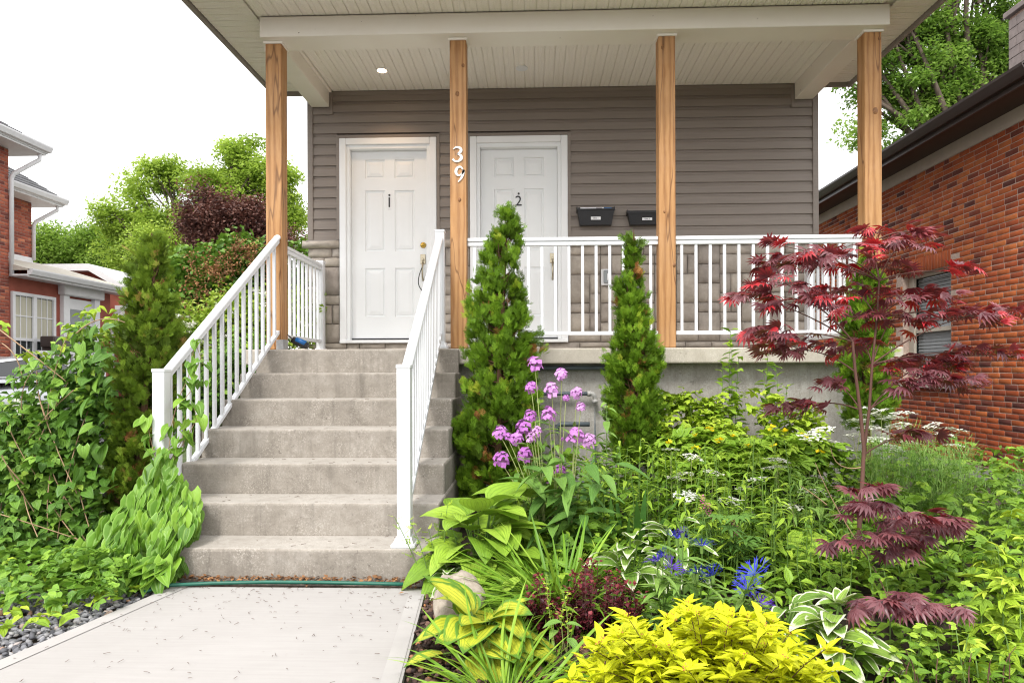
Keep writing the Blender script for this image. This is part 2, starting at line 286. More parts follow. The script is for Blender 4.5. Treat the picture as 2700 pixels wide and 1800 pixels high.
leafmat('fl_yellow', [(0, (0.85, 0.62, 0.01)), (1, (0.90, 0.76, 0.02))], (0.9, 0.75, 0.02), 0.25, 0.5)
leafmat('fl_pink', [(0, (0.50, 0.06, 0.26)), (1, (0.68, 0.20, 0.36))], (0.7, 0.2, 0.4), 0.25, 0.5)
leafmat('fl_bud', [(0, (0.30, 0.10, 0.03)), (1, (0.52, 0.22, 0.06))], (0.4, 0.2, 0.1), 0.15, 0.7)

# ------------------------------------------------------------------ object helpers
OFF = {}
def tag(o, label=None, cat=None, group=None, kind=None):
    if label: o['label'] = label
    if cat: o['category'] = cat
    if group: o['group'] = group
    if kind: o['kind'] = kind
    return o
def thing(name, loc, label, cat, group=None):
    o = bpy.data.objects.new(name, None); o.empty_display_size = 0.1; COL.objects.link(o)
    o.location = loc; OFF[o] = np.array(loc, float)
    return tag(o, label, cat, group)
def off(parent): return OFF.get(parent, np.zeros(3)) if parent is not None else np.zeros(3)
def mesh_np(name, V, F, mat, uv=None, tint=None, smooth=False):
    """F: (m,4) quads or list of faces"""
    me = bpy.data.meshes.new(name); V = np.asarray(V, np.float32)
    if isinstance(F, np.ndarray) and F.ndim == 2:
        k = F.shape[1]; m = len(F); me.vertices.add(len(V)); me.vertices.foreach_set('co', V.ravel())
        me.loops.add(m*k); me.loops.foreach_set('vertex_index', F.astype(np.int32).ravel())
        me.polygons.add(m); me.polygons.foreach_set('loop_start', np.arange(0, m*k, k, dtype=np.int32))
        me.update(calc_edges=True)
    else:
        me.from_pydata(V.tolist(), [], [list(map(int, f)) for f in F])
    if uv is not None:
        l = me.uv_layers.new(name='uv'); idx = np.empty(len(me.loops), np.int32); me.loops.foreach_get('vertex_index', idx)
        l.data.foreach_set('uv', np.asarray(uv, np.float32)[idx].ravel())
    if tint is not None:
        a = me.attributes.new('tint', 'FLOAT', 'POINT'); a.data.foreach_set('value', np.broadcast_to(np.asarray(tint, np.float32), (len(V),)).copy())
    if smooth: me.polygons.foreach_set('use_smooth', np.ones(len(me.polygons), bool))
    if mat: me.materials.append(MATS[mat])
    return me
def link(name, me, parent=None, kind=None, loc=None):
    o = bpy.data.objects.new(name, me); COL.objects.link(o)
    if parent is not None: o.parent = parent; OFF[o] = off(parent)
    if kind: o['kind'] = kind
    if loc is not None: o.location = loc
    return o
class MB:
    def __init__(s): s.v = []; s.f = []
    def add(s, V, F):
        b = len(s.v); s.v += [tuple(map(float, p)) for p in V]; s.f += [[i+b for i in q] for q in F]; return s
    def box(s, x0, x1, y0, y1, z0, z1):
        return s.add([(x, y, z) for z in (z0, z1) for y in (y0, y1) for x in (x0, x1)],
                     [(0, 2, 3, 1), (4, 5, 7, 6), (0, 1, 5, 4), (2, 6, 7, 3), (0, 4, 6, 2), (1, 3, 7, 5)])
    def prism(s, prof, a, b, axis='x'):
        """profile points are (y,z) for axis x, (x,z) for axis y, (x,y) for axis z"""
        n = len(prof); mk = {'x': lambda t, p: (t, p[0], p[1]), 'y': lambda t, p: (p[0], t, p[1]), 'z': lambda t, p: (p[0], p[1], t)}[axis]
        V = [mk(a, p) for p in prof] + [mk(b, p) for p in prof]
        F = [(i, (i+1) % n, (i+1) % n+n, i+n) for i in range(n)] + [tuple(range(n-1, -1, -1)), tuple(range(n, 2*n))]
        return s.add(V, F)
    def sweep(s, prof, p0, p1, up=(0, 0, 1)):
        """profile (side,up) swept from p0 to p1"""
        p0 = np.array(p0, float); p1 = np.array(p1, float); d = p1-p0; d /= np.linalg.norm(d)
        sd_ = np.cross(d, np.array(up, float)); sd_ /= np.linalg.norm(sd_)
        u = np.array(up, float); n = len(prof)
        V = [p0+sd_*a+u*b for a, b in prof] + [p1+sd_*a+u*b for a, b in prof]
        F = [(i, (i+1) % n, (i+1) % n+n, i+n) for i in range(n)] + [tuple(range(n-1, -1, -1)), tuple(range(n, 2*n))]
        return s.add(V, F)
    def tube(s, pts, r0, r1=None, k=6, cap=True):
        V, F = tube(pts, r0, r1, k); b = len(s.v); s.add(V, F.tolist())
        if cap and len(pts) > 1:
            s.f.append([b+i for i in range(k-1, -1, -1)]); m = b+k*(len(pts)-1); s.f.append([m+i for i in range(k)])
        return s
    def build(s, name, mat, parent=None, smooth=False, bevel=0, kind=None, tint=None, seg=2):
        V = np.array(s.v, np.float32) - off(parent)
        me = mesh_np(name, V, s.f, mat, None, tint, smooth); o = link(name, me, parent, kind)
        if bevel:
            b = o.modifiers.new('bevel', 'BEVEL'); b.width = bevel; b.segments = seg; b.limit_method = 'ANGLE'
        return o
def tube(pts, r0, r1=None, k=6):
    P = np.array(pts, float); n = len(P); r1 = r0 if r1 is None else r1
    T = np.gradient(P, axis=0); T /= (np.linalg.norm(T, axis=1)[:, None]+1e-9)
    ref = np.array([0, 0, 1.0]) if abs(T[:, 2]).mean() < 0.8 else np.array([1.0, 0, 0])
    A = np.cross(T, ref); A /= (np.linalg.norm(A, axis=1)[:, None]+1e-9); Bv = np.cross(T, A)
    a = np.arange(k)*2*np.pi/k; R = np.linspace(r0, r1, n)
    V = (P[:, None, :] + R[:, None, None]*(A[:, None, :]*np.cos(a)[None, :, None] + Bv[:, None, :]*np.sin(a)[None, :, None])).reshape(-1, 3)
    F = [(i*k+j, i*k+(j+1) % k, (i+1)*k+(j+1) % k, (i+1)*k+j) for i in range(n-1) for j in range(k)]
    return V, np.array(F)
def bez(a, b, c, n=7):
    a, b, c = (np.array(x, float) for x in (a, b, c)); t = np.linspace(0, 1, n)[:, None]
    return (1-t)**2*a + 2*t*(1-t)*b + t*t*c
class Tubes:
    """many thin stems of ONE plant, joined"""
    def __init__(s): s.V = []; s.F = []; s.n = 0
    def add(s, pts, r0, r1=None, k=4):
        V, F = tube(pts, r0, r1, k); s.V.append(V); s.F.append(F+s.n); s.n += len(V)
    def build(s, name, mat, parent, kind=None):
        if not s.V: return None
        return link(name, mesh_np(name, np.concatenate(s.V)-off(parent), np.concatenate(s.F), mat, smooth=True), parent, kind)

# ------------------------------------------------------------------ leaf prototypes (leaf runs along +Y, upper side +Z)
def leaf_proto(shape='ovate', Lg=1.0, W=0.5, nv=5, nu=2, curl=0.6, fold=0.25, wave=0.0, lobe=0.0):
    vs = np.linspace(0, 1, nv+1); us = np.linspace(-1, 1, nu+1)
    prof = {'ovate': lambda v: np.sin(np.pi*np.clip(v, 0, 1)**0.72)**0.85, 'lance': lambda v: np.sin(np.pi*v**0.75)**0.9*(1-0.25*v),
            'round': lambda v: np.sin(np.pi*v**0.85)**0.6, 'heart': lambda v: (1-v)**0.95*(0.66+1.60*np.sqrt(np.clip(v, 0, 1)))*0.95,
            'strap': lambda v: np.clip((1-v)*3.0, 0, 1)**0.7*np.clip(0.55+v*2, 0, 1), 'hosta': lambda v: np.sin(np.pi*np.clip(v*0.97+0.03, 0, 1)**0.62)**0.8}[shape]
    wd = np.maximum(prof(vs)*W*0.5, 0.004*W)
    V = []; U = []
    ang = curl*vs; ds = Lg/nv
    y = np.concatenate([[0], np.cumsum(np.cos((ang[1:]+ang[:-1])/2)*ds)]); z = -np.concatenate([[0], np.cumsum(np.sin((ang[1:]+ang[:-1])/2)*ds)])
    for i, v in enumerate(vs):
        for u in us:
            x = u*wd[i]; yy = y[i] - lobe*Lg*abs(u)**1.6*(1-v)**3
            zz = z[i] + abs(u)*wd[i]*fold*2 + wave*Lg*math.sin(v*11+u*2.1)*abs(u)
            V.append((x, yy, zz)); U.append(((u+1)/2, v))
    k = nu+1
    F = [(i*k+j, i*k+j+1, (i+1)*k+j+1, (i+1)*k+j) for i in range(nv) for j in range(nu)]
    return np.array(V), np.array(F), np.array(U)
def join(parts):
    V = []; F = []; U = []; b = 0
    for v, f, u in parts: V.append(v); F.append(f+b); U.append(u); b += len(v)
    return np.concatenate(V), np.concatenate(F), np.concatenate(U)
def rotz(a): c, s = math.cos(a), math.sin(a); return np.array([[c, -s, 0], [s, c, 0], [0, 0, 1]])
def rotx(a): c, s = math.cos(a), math.sin(a); return np.array([[1, 0, 0], [0, c, -s], [0, s, c]])
def roty(a): c, s = math.cos(a), math.sin(a); return np.array([[c, 0, s], [0, 1, 0], [-s, 0, c]])
def xf(p, R=None, t=(0, 0, 0), s=1.0):
    V = p[0]*s
    if R is not None: V = V @ R.T
    return V+np.array(t), p[1], p[2]
def palmate(n=7, span=2.3, Lg=1.0, W=0.3, curl=0.9, nv=3, shape='lance', droop=0.15):
    P = []
    for i in range(n):
        a = (i/(n-1)-0.5)*span*2; ln = Lg*(0.62+0.38*math.cos(a*0.72))
        P.append(xf(leaf_proto(shape, ln, W*ln*1.15, nv, 2, curl, 0.22), rotz(a) @ rotx(-droop)))
    return join(P)
def trefoil(Lg=1.0, W=0.6, n=3, span=1.1, shape='round'):
    return join([xf(leaf_proto(shape, Lg, W, 3, 2, 0.4, 0.15), rotz((i-(n-1)/2)*span*2/max(1, n-1)) @ rotx(-0.1)) for i in range(n)])
def pinnate(n=4, Lg=1.0, lw=0.32, shape='ovate'):
    P = []
    for i in range(n):
        t = 0.15+0.7*i/n
        for s in (-1, 1): P.append(xf(leaf_proto(shape, lw*(1.15-0.4*t), lw*0.55, 2, 2, 0.3, 0.15), rotz(s*1.0), (0, t*Lg, 0)))
    P.append(xf(leaf_proto(shape, lw*1.1, lw*0.6, 2, 2, 0.3, 0.15), None, (0, 0.85*Lg, 0)))
    P.append(leaf_proto('strap', 0.95*Lg, 0.02, 2, 1, 0.1, 0))
    return join(P)
def quadp(Lg=1.0, W=0.5):
    V = np.array([(0, 0, 0), (W/2, Lg*0.45, 0.05*Lg), (0, Lg, -0.1*Lg), (-W/2, Lg*0.45, 0.05*Lg)])
    return V, np.array([(0, 1, 2, 3)]), np.array([(0.5, 0), (1, 0.5), (0.5, 1), (0, 0.5)])
def cedar_spray(seed=0):
    r = random.Random(seed); P = []
    def twig(p0, d, ln, wd):
        d = np.array(d)/np.linalg.norm(d); sd_ = np.array([-d[1], d[0], 0]); V = np.array([p0-sd_*wd*.5, p0+sd_*wd*.5, p0+d*ln+sd_*wd*.35, p0+d*ln-sd_*wd*.35])
        V[2:, 2] += r.uniform(-.04, .08); P.append((V, np.array([(0, 1, 2, 3)]), np.array([(0, 0), (1, 0), (1, 1), (0, 1)])))
    twig(np.array([0, 0, 0.]), (0, 1, 0), 1.0, 0.075)
    for i in range(4):
        t = 0.10+0.21*i
        for s in (-1, 1):
            ln = (0.62-0.40*t)*r.uniform(.8, 1.2); a = s*(0.70+r.uniform(-.15, .15)); p = np.array([0, t, r.uniform(-.03, .05)])
            d = np.array([math.sin(a), math.cos(a), 0.0]); twig(p, d, ln, 0.075)
            if i < 2: a2 = a-s*0.6; twig(p+d*ln*.45, (math.sin(a2), math.cos(a2), 0), ln*0.6, 0.07)
    return join(P)

def Rmats(az, pitch, roll):
    ca, sa, cp, sp_, cr_, sr = np.cos(az), np.sin(az), np.cos(pitch), np.sin(pitch), np.cos(roll), np.sin(roll)
    Z = np.zeros_like(ca); O = np.ones_like(ca)
    A = np.stack([np.stack([ca, -sa, Z], -1), np.stack([sa, ca, Z], -1), np.stack([Z, Z, O], -1)], -2)
    Bx = np.stack([np.stack([O, Z, Z], -1), np.stack([Z, cp, -sp_], -1), np.stack([Z, sp_, cp], -1)], -2)
    Cy = np.stack([np.stack([cr_, Z, sr], -1), np.stack([Z, O, Z], -1), np.stack([-sr, Z, cr_], -1)], -2)
    return A @ Bx @ Cy
def arr(x, n): return np.broadcast_to(np.asarray(x, float), (n,)).copy()
def leaves(name, parent, mat, protos, loc, theta, pitch, roll=0.0, sc=1.0, tint=0.5, kind='stuff', smooth=False):
    """many leaves of one plant joined; theta = heading from +X, pitch above level"""
    loc = np.asarray(loc, float).reshape(-1, 3); n = len(loc)
    if n == 0: return None
    az = arr(theta, n)-np.pi/2; pitch = arr(pitch, n); roll = arr(roll, n); sc = arr(sc, n); tint = np.clip(arr(tint, n), 0, 1)
    R = Rmats(az, pitch, roll)*sc[:, None, None]
    which = rng.integers(0, len(protos), n); Vs = []; Fs = []; Us = []; Ts = []; b = 0
    for k, (pv, pf, pu) in enumerate(protos):
        ix = np.nonzero(which == k)[0]
        if len(ix) == 0: continue
        V = np.einsum('nij,vj->nvi', R[ix], pv)+loc[ix][:, None, :]
        nv = len(pv); Vs.append(V.reshape(-1, 3)); Fs.append((pf[None]+(np.arange(len(ix))*nv)[:, None, None]).reshape(-1, 4)+b)
        Us.append(np.tile(pu, (len(ix), 1))); Ts.append(np.repeat(tint[ix], nv)); b += nv*len(ix)
    me = mesh_np(name, np.concatenate(Vs)-off(parent), np.concatenate(Fs), mat, np.concatenate(Us), np.concatenate(Ts), smooth)
    return link(name, me, parent, kind)
def leaf_meshes(name, mat, protos, tints, smooth=True):
    return [(mesh_np(name, p[0], p[1], mat, p[2], t, smooth)) for p in protos for t in tints]
def leaf_objs(name, parent, meshes, loc, theta, pitch, roll=0.0, sc=1.0, pick=None):
    """each leaf an object of its own, sharing mesh data"""
    loc = np.asarray(loc, float).reshape(-1, 3); n = len(loc); az = arr(theta, n)-np.pi/2; pitch = arr(pitch, n); roll = arr(roll, n); sc = arr(sc, n)
    R = Rmats(az, pitch, roll)*sc[:, None, None]; o3 = off(parent); out = []
    for i in range(n):
        me = meshes[int(pick[i]) if pick is not None else int(rng.integers(0, len(meshes)))]
        o = bpy.data.objects.new(name, me); COL.objects.link(o); o.parent = parent
        M = np.eye(4); M[:3, :3] = R[i]; M[:3, 3] = loc[i]-o3; o.matrix_basis = Matrix(M.tolist()); out.append(o)
    return out
U = lambda a, b, n=None: rng.uniform(a, b, n)
def textobj(name, body, size, loc, mat, parent=None, ext=0.002, align='CENTER'):
    cu = bpy.data.curves.new(name, 'FONT'); cu.body = body; cu.size = size; cu.extrude = ext; cu.align_x = align; cu.align_y = 'CENTER'; cu.resolution_u = 3
    cu.materials.append(MATS[mat]); o = bpy.data.objects.new(name, cu); COL.objects.link(o)
    bpy.context.view_layer.update()
    me = bpy.data.meshes.new_from_object(o); bpy.data.objects.remove(o); o = link(name, me, parent)
    o.rotation_euler = (math.pi/2, 0, 0); o.location = Vector(np.array(loc)-off(parent)); return o

# ================================================================== THE SETTING
def hgt(x, y):
    """height of the ground"""
    base = -0.035*np.ones_like(x*1.0)
    drop = np.clip((x-4.2)/1.1, 0, 1); base = base - 0.30*drop*drop*(3-2*drop)
    bed = np.clip((x+0.35)/0.5, 0, 1)*np.clip((4.9-x)/0.8, 0, 1)*np.clip((y-1.2)/0.8, 0, 1)*np.clip((5.9-y)/0.15, 0, 1)
    return base + bed*(0.03+0.05*np.clip((y-2.2)/3.2, 0, 1)+0.015*np.sin(x*7)*np.sin(y*5.3))
def G(x, y): return float(hgt(np.float64(x), np.float64(y)))
xs = np.concatenate([[-400, -150, -60, -30, -18], np.arange(-12, -4, 1.0), np.arange(-4, 6.5, 0.12), np.arange(7, 14, 1.0), [20, 40, 100, 400]])
ys = np.concatenate([[-60, -20, -8, -3], np.arange(-1, 7, 0.15), np.arange(7.5, 20, 1.0), [25, 40, 80, 200, 600]])
gx, gy = np.meshgrid(xs, ys); gz = hgt(gx, gy)
nx_, ny_ = len(xs), len(ys)
gF = np.array([(j*nx_+i, j*nx_+i+1, (j+1)*nx_+i+1, (j+1)*nx_+i) for j in range(ny_-1) for i in range(nx_-1)])
tag(link('ground', mesh_np('ground', np.stack([gx, gy, gz], -1).reshape(-1, 3), gF, 'soil', smooth=True)), 'dark brown soil under the garden and houses', 'ground', kind='structure')
def sheet(name, pts, z, mat, label, cat, kind='structure', th=0.0):
    mb = MB(); n = len(pts)
    if th: mb.prism(pts, z-th, z, 'z')
    else: mb.add([(x, y, z) for x, y in pts], [tuple(range(n))])
    o = mb.build(name, mat); return tag(o, label, cat, kind=kind)
sheet('driveway', [(-11, -20), (-6.4, -20), (-6.4, 30), (-11, 30)], -0.028, 'asphalt', 'grey asphalt driveway beside the red house', 'driveway')
sheet('lawn', [(-5.5, 6.2), (-2.6, 6.2), (-2.6, 40), (-5.5, 40)], -0.026, 'lawn', 'strip of grass behind the porch stairs', 'lawn')
sheet('back_lawn', [(-30, 30.2), (30, 30.2), (30, 80), (-30, 80)], -0.026, 'lawn', 'grass far behind the houses under the trees', 'lawn')
# front walk
WL0, WL1 = (-1.945, 3.60), (-2.20, 2.40); WR0, WR1 = (-0.580, 3.60), (-0.488, 2.40)
def lerp2(a, b, t): return (a[0]+(b[0]-a[0])*t, a[1]+(b[1]-a[1])*t)
WLf, WRf = lerp2(WL0, WL1, 4.5), lerp2(WR0, WR1, 4.5)
sheet('front_walk', [WL0, WLf, WRf, WR0], 0.0, 'concrete_walk', 'pale broom finished concrete walk leading to the steps', 'walk', th=0.09)
bw = 0.085
mb = MB()
mb.add([(WL0[0], WL0[1]-.004, .003), (WLf[0], WLf[1], .003), (WLf[0]+bw, WLf[1], .003), (WL0[0]+bw, WL0[1]-.004, .003)], [(0, 1, 2, 3)])
walk = bpy.data.objects['front_walk']
mb.build('walk_border', 'walk_border', walk)
mb = MB(); mb.add([(WR0[0]-.072, WR0[1]-.12, .003), (WRf[0]-.072, WRf[1], .003), (WRf[0]-.004, WRf[1], .003), (WR0[0]-.004, WR0[1]-.12, .003)], [(0, 1, 2, 3)])
mb.build('walk_border', 'walk_border', walk)

# ------------------------------------------------------------------ the porch house
WY = 7.28                                    # front wall plane
XL, XR = UY(813, 280, WY)[0], UY(2154, 262, WY)[0]
ZF = 1.334                                   # porch floor
ZC = 4.15                                    # porch ceiling
PY0, PY1 = 5.78, 5.92                        # timber posts
house = thing('porch_house', (0.27, WY, 0), 'taupe sided porch house with two white doors and timber posts', 'house')
hz = lambda py, y=WY: CAMH + (CY-py)*y/FPX
d1 = dict(t0=UY(897, 600, WY)[0], t1=UY(1152, 600, WY)[0]); d2 = dict(t0=UY(1240, 600, WY)[0], t1=UY(1497, 600, WY)[0])
DT = hz(360); DB = 1.452                     # door trim top, door bottom
SB = hz(629)                                 # bottom of the siding
LED = hz(649)
# masonry backing
mb = MB(); mb.box(XL+.02, XR-.02, WY+.17, 14.5, -0.1, 5.2); mb.build('house_body', 'stone_mortar', house)
for a, b, c_, e in ((XL+.02, d1['t0']+.03, .9, 5.2), (d1['t1']-.03, d2['t0']+.03, .9, 5.2), (d2['t1']-.03, XR-.02, .9, 5.2), (d1['t0']+.03, d1['t1']-.03, DT-.03, 5.2), (d2['t0']+.03, d2['t1']-.03, DT-.03, 5.2), (d1['t0']+.03, d1['t1']-.03, .9, DB+.01), (d2['t0']+.03, d2['t1']-.03, .9, DB+.01)):
    MB().box(a, b, WY+.02, WY+.171, c_, e).build('wall_backing', 'stone_mortar', house)
# siding boards
CH = 0.1143
prof0 = [(0.010, 0.0), (-0.0185, 0.0), (-0.0195, 0.003), (-0.0150, 0.076), (-0.0070, 0.090), (-0.0030, CH+.004), (0.010, CH+.004)]
nrow = int(round((ZC-SB)/CH))
xa, xb = XL+0.055, XR-0.055
LBX, RBX = None, None
z = SB
beamL, beamR = UY(871, 279, WY)[0], UY(2092, 261, WY)[0]
for i in range(nrow+1):
    z0 = SB+i*CH
    if z0 > ZC-.03: break
    segs = [(xa, xb)]
    if z0 < DT+.02:
        segs = [(xa, d1['t0']-.03), (d1['t1']+.03, d2['t0']-.03), (d2['t1']+.03, xb)]
    if z0 > 3.95: segs = [(beamL+.03, beamR-.03)]
    for (a, b) in segs:
        zt = min(CH, ZC-.012-z0)
        pr = [(WY+p[0], z0+min(p[1], zt)) for p in prof0]
        mb = MB().prism(pr, a, b, 'x'); mb.build('siding_board', 'siding', house)
def chan(x0, x1, z0, z1, d=0.026, nm='siding_trim'):
    MB().box(x0, x1, WY-d, WY-.001, z0, z1).build(nm, 'siding', house, bevel=.003)
chan(XL-.004, XL+.055, SB, 4.09, .03, 'corner_trim'); chan(XR-.055, XR+.004, SB, 4.09, .03, 'corner_trim')
for d in (d1, d2):
    chan(d['t0']-.034, d['t0']-.001, SB+.002, DT+.034); chan(d['t1']+.001, d['t1']+.034, SB+.002, DT+.034); chan(d['t0']-.001, d['t1']+.001, DT+.002, DT+.034, .0255)
chan(beamL+.03, beamR-.03, ZC-.05, ZC-.004, .024)
chan(beamL, beamL+.03, 3.95, ZC-.002, .025); chan(beamR-.03, beamR, 3.95, ZC-.002, .025)
chan(XL+.056, beamL+.03, 3.90, 3.949, .0245); chan(beamR-.03, XR-.056, 3.90, 3.949, .0245)
# ashlar stone wainscot: every stone its own piece
def stone(x0, x1, z0, z1, y, name='stone', parent=house, mat='ashlar', depth=.020, amp=.010):
    g = .005; x0 += g; x1 -= g; z0 += g; z1 -= g; nx, nz = 5, 4
    us = np.linspace(0, 1, nx); vs = np.linspace(0, 1, nz); V = []; c = U(0, 6.28, 4); t = float(np.clip(rng.normal(.5, .25), 0, 1))
    for v in vs:
        for u in us:
            e = min(u, 1-u)*(x1-x0); f = min(v, 1-v)*(z1-z0); edge = min(1, min(e, f)/.018)
            dd = -depth*(.45+.55*edge) - amp*(math.sin(u*5+c[0])*math.sin(v*4+c[1])*.6+U(-.5, .5)*.8)*edge
            V.append((x0+u*(x1-x0)+(U(-.003, .003)), y+dd, z0+v*(z1-z0)+U(-.003, .003)))
    F = [(j*nx+i, j*nx+i+1, (j+1)*nx+i+1, (j+1)*nx+i) for j in range(nz-1) for i in range(nx-1)]
    b = len(V); ring = [i for i in range(nx)] + [j*nx+nx-1 for j in range(1, nz)] + [(nz-1)*nx+i for i in range(nx-2, -1, -1)] + [j*nx for j in range(nz-2, 0, -1)]
    V += [(V[i][0], y+.012, V[i][2]) for i in ring]; m = len(ring)
    F += [(ring[i], b+i, b+(i+1) % m, ring[(i+1) % m]) for i in range(m)]
    me = mesh_np(name, np.array(V)-off(parent), np.array(F), mat, None, t, True); return link(name, me, parent)
def ashlar(x0, x1, z0, z1, y, uh=0.098, uw=0.115):
    nx = max(1, int(round((x1-x0)/uw))); nz = max(1, int(round((z1-z0)/uh))); ux = (x1-x0)/nx; uz = (z1-z0)/nz
    occ = np.zeros((nz, nx), bool); n = 0
    for j in range(nz):
        for i in range(nx):
            if occ[j, i]: continue
            opts = [(3, 1), (4, 1), (2, 2), (3, 2), (2, 1), (4, 2), (2, 3), (1, 2), (3, 1), (2, 2)]
            rng.shuffle(opts)
            for (a, b) in opts+[(2, 1), (1, 1)]:
                a, b = int(a), int(b)
                if i+a <= nx and j+b <= nz and not occ[j:j+b, i:i+a].any():
                    occ[j:j+b, i:i+a] = True; stone(x0+i*ux, x0+(i+a)*ux, z0+j*uz, z0+(j+b)*uz, y); n += 1; break
STY = WY+.012
ashlar(XL-.012, d1['t0']-.004, DB+.0, LED, STY, uw=.085); ashlar(d1['t1']+.004, d2['t0']-.004, DB, LED, STY, uw=.085); ashlar(d2['t1']+.004, XR+.012, DB, LED, STY)
ashlar(XL-.012, XR+.012, ZF-.01, DB-.004, STY, uh=.06, uw=.14)
for a, b in ((XL-.07, d1['t0']-.002), (d1['t1']+.002, d2['t0']-.002), (d2['t1']+.002, XR+.07)):
    nseg = max(1, int((b-a)/.75)); e = np.linspace(a, b, nseg+1)
    for i in range(nseg): stone(e[i], e[i+1], LED-.008, SB-.003, STY, 'ledge_stone', depth=.085, amp=.007)
    MB().box(a+.05, b-.01, WY-.03, WY+.02, SB-.012, SB-.001).build('ledge_flashing', 'fascia_taupe', house)
# doors
def door(d, num, knob):
    x0, x1 = d['t0'], d['t1']; tw = .072; y = WY
    root = MB().box(x0, x0+tw, y-.035, y+.02, DB, DT).box(x1-tw, x1, y-.035, y+.02, DB, DT).box(x0+tw, x1-tw, y-.0348, y+.02, DT-tw, DT).build('door', 'white_paint', house, bevel=.008)
    a, b = x0+tw, x1-tw
    MB().box(a, a+.035, y-.012, y+.11, DB+.03, DT-tw).box(b-.035, b, y-.012, y+.11, DB+.03, DT-tw).box(a+.035, b-.035, y-.0118, y+.11, DT-tw-.04, DT-tw).build('door_jamb', 'door_paint', root, bevel=.003)
    MB().box(x0+.002, x1-.002, y-.05, y+.1, DB-.004, DB+.028).build('threshold', 'white_paint', root, bevel=.004)
    MB().box(a+.036, b-.036, y+.06, y+.1, DB+.029, DB+.05).build('sweep', 'black_plastic', root)
    sx0, sx1, sz0, sz1 = a+.037, b-.037, DB+.05, DT-tw-.042; ys = y+.07; wd = sx1-sx0; ht = sz1-sz0
    px = [0, .19, .445, .555+.0, .81, 1.0]; px = [0, .175, .435, .565, .825, 1.0]
    pz = [0, .125, .385, .475, .765, .835, .94, 1.0]; pz = [0, .115, .375, .465, .79, .855, .955, 1.0]
    V = []; F = []; panels = []
    for j in range(len(pz)-1):
        for i in range(len(px)-1):
            r = (sx0+px[i]*wd, sx0+px[i+1]*wd, sz0+pz[j]*ht, sz0+pz[j+1]*ht)
            if i in (1, 3) and j in (1, 3, 5): panels.append(r); continue
            k = len(V); V += [(r[0], ys, r[2]), (r[1], ys, r[2]), (r[1], ys, r[3]), (r[0], ys, r[3])]; F.append((k, k+1, k+2, k+3))
    slab = MB().add(V, F); slab.box(sx0, sx1, ys+.03, ys+.045, sz0, sz1); slab.build('door_slab', 'door_paint', root)
    for r in panels:
        rings = []; ins = [(0, 0), (.005, .014), (.020, .016), (.026, .007), (.060, .0005)]
        V = []; F = []
        for q, (i_, dp) in enumerate(ins):
            V += [(r[0]+i_, ys+dp, r[2]+i_), (r[1]-i_, ys+dp, r[2]+i_), (r[1]-i_, ys+dp, r[3]-i_), (r[0]+i_, ys+dp, r[3]-i_)]
            if q: F += [((q-1)*4+e, (q-1)*4+(e+1) % 4, q*4+(e+1) % 4, q*4+e) for e in range(4)]
        F.append(tuple(range(len(V)-4, len(V)))); MB().add(V, F).build('door_panel', 'door_paint', root)
    cx = (sx0+sx1)/2; zt = hz(527)
    textobj('door_number', num, .155, (cx-.004, ys-.004, zt), 'letter_black', root, .003)
    MB().tube([(cx-.003, ys+.001, zt+.083), (cx-.003, ys-.008, zt+.083)], .011, .011, 12).build('number_stud', 'letter_black', root)
    if num == '1': MB().box(cx-.022, cx+.022, ys-.002, ys+.001, zt-.075, zt-.062).build('number_sticker', 'paper', root)
    kx = sx1-.07
    if knob:
        zk = hz(641); MB().tube([(kx+.02, ys, zk), (kx+.02, ys-.02, zk)], .033, .028, 20).tube([(kx+.02, ys-.02, zk), (kx+.02, ys-.035, zk)], .015, .013, 16).build('deadbolt', 'brass', root, True)
    zk = hz(678)
    h = MB().box(kx-.010, kx+.046, ys-.014, ys, zk-.055, zk+.05).build('door_handle', 'nickel', root, bevel=.004)
    MB().box(kx+.006, kx+.03, ys-.045, ys-.014, zk-.02, zk+.005).build('thumb_latch', 'nickel', h, bevel=.004)
    MB().tube(bez((kx+.018, ys-.012, zk-.04), (kx+.018, ys-.08, zk-.09), (kx+.018, ys-.05, zk-.2), 9), .011, .009, 8).tube([(kx+.018, ys-.05, zk-.2), (kx+.018, ys-.002, zk-.23)], .009, .011, 8).build('handle_grip', 'nickel', h, True)
    if num == '1': MB().tube(bez((kx+.018, ys-.07, zk-.1), (kx-.06, ys-.09, zk-.28), (kx+.01, ys-.03, zk-.34), 9), .005, .005, 6).build('lanyard', 'black_plastic', h, True)
    return root
door(d1, '1', True); door(d2, '2', False)
# posts
POSTS = []
for (a, b) in ((702, 742), (1187, 1230), (1739, 1781), (2283, 2325)):
    xm = (UY(a, 600, PY0)[0]+UY(b, 600, PY0)[0])/2
    POSTS.append(xm)
ZB = 3.975                                  # underside of the beam
simple('post_cut', (0.30, 0.15, 0.06), 0.7, 0.25, 20)
KN = {0: [], 1: [(-.005, 3.50, .020), (.045, 3.74, .016), (.012, 2.60, .016)], 2: [(-.035, 3.86, .016), (-.025, 2.48, .011), (.055, 2.03, .015)], 3: [(.015, 3.30, .026), (.05, 3.90, .014)]}
postobs = []
for i, xm in enumerate(POSTS):
    p = MB().box(xm-.07, xm+.07, PY0, PY1, ZF+.004, ZB-.006).build('porch_post', 'timber', house, bevel=.008); postobs.append(p)
    for (dx, zz, r) in KN[i]:
        k = MB().tube([(xm+dx, PY0+.004, zz), (xm+dx, PY0-.0025, zz)], r, r*.8, 12); k.v = [(x, y, zz+(q-zz)*1.35) for x, y, q in k.v]; k.build('knot', 'knot', p, True)
    MB().box(xm-.082, xm+.082, PY0-.012, PY1+.012, ZB-.022, ZB-.0005).build('post_collar', 'beam_paint', house, bevel=.003)
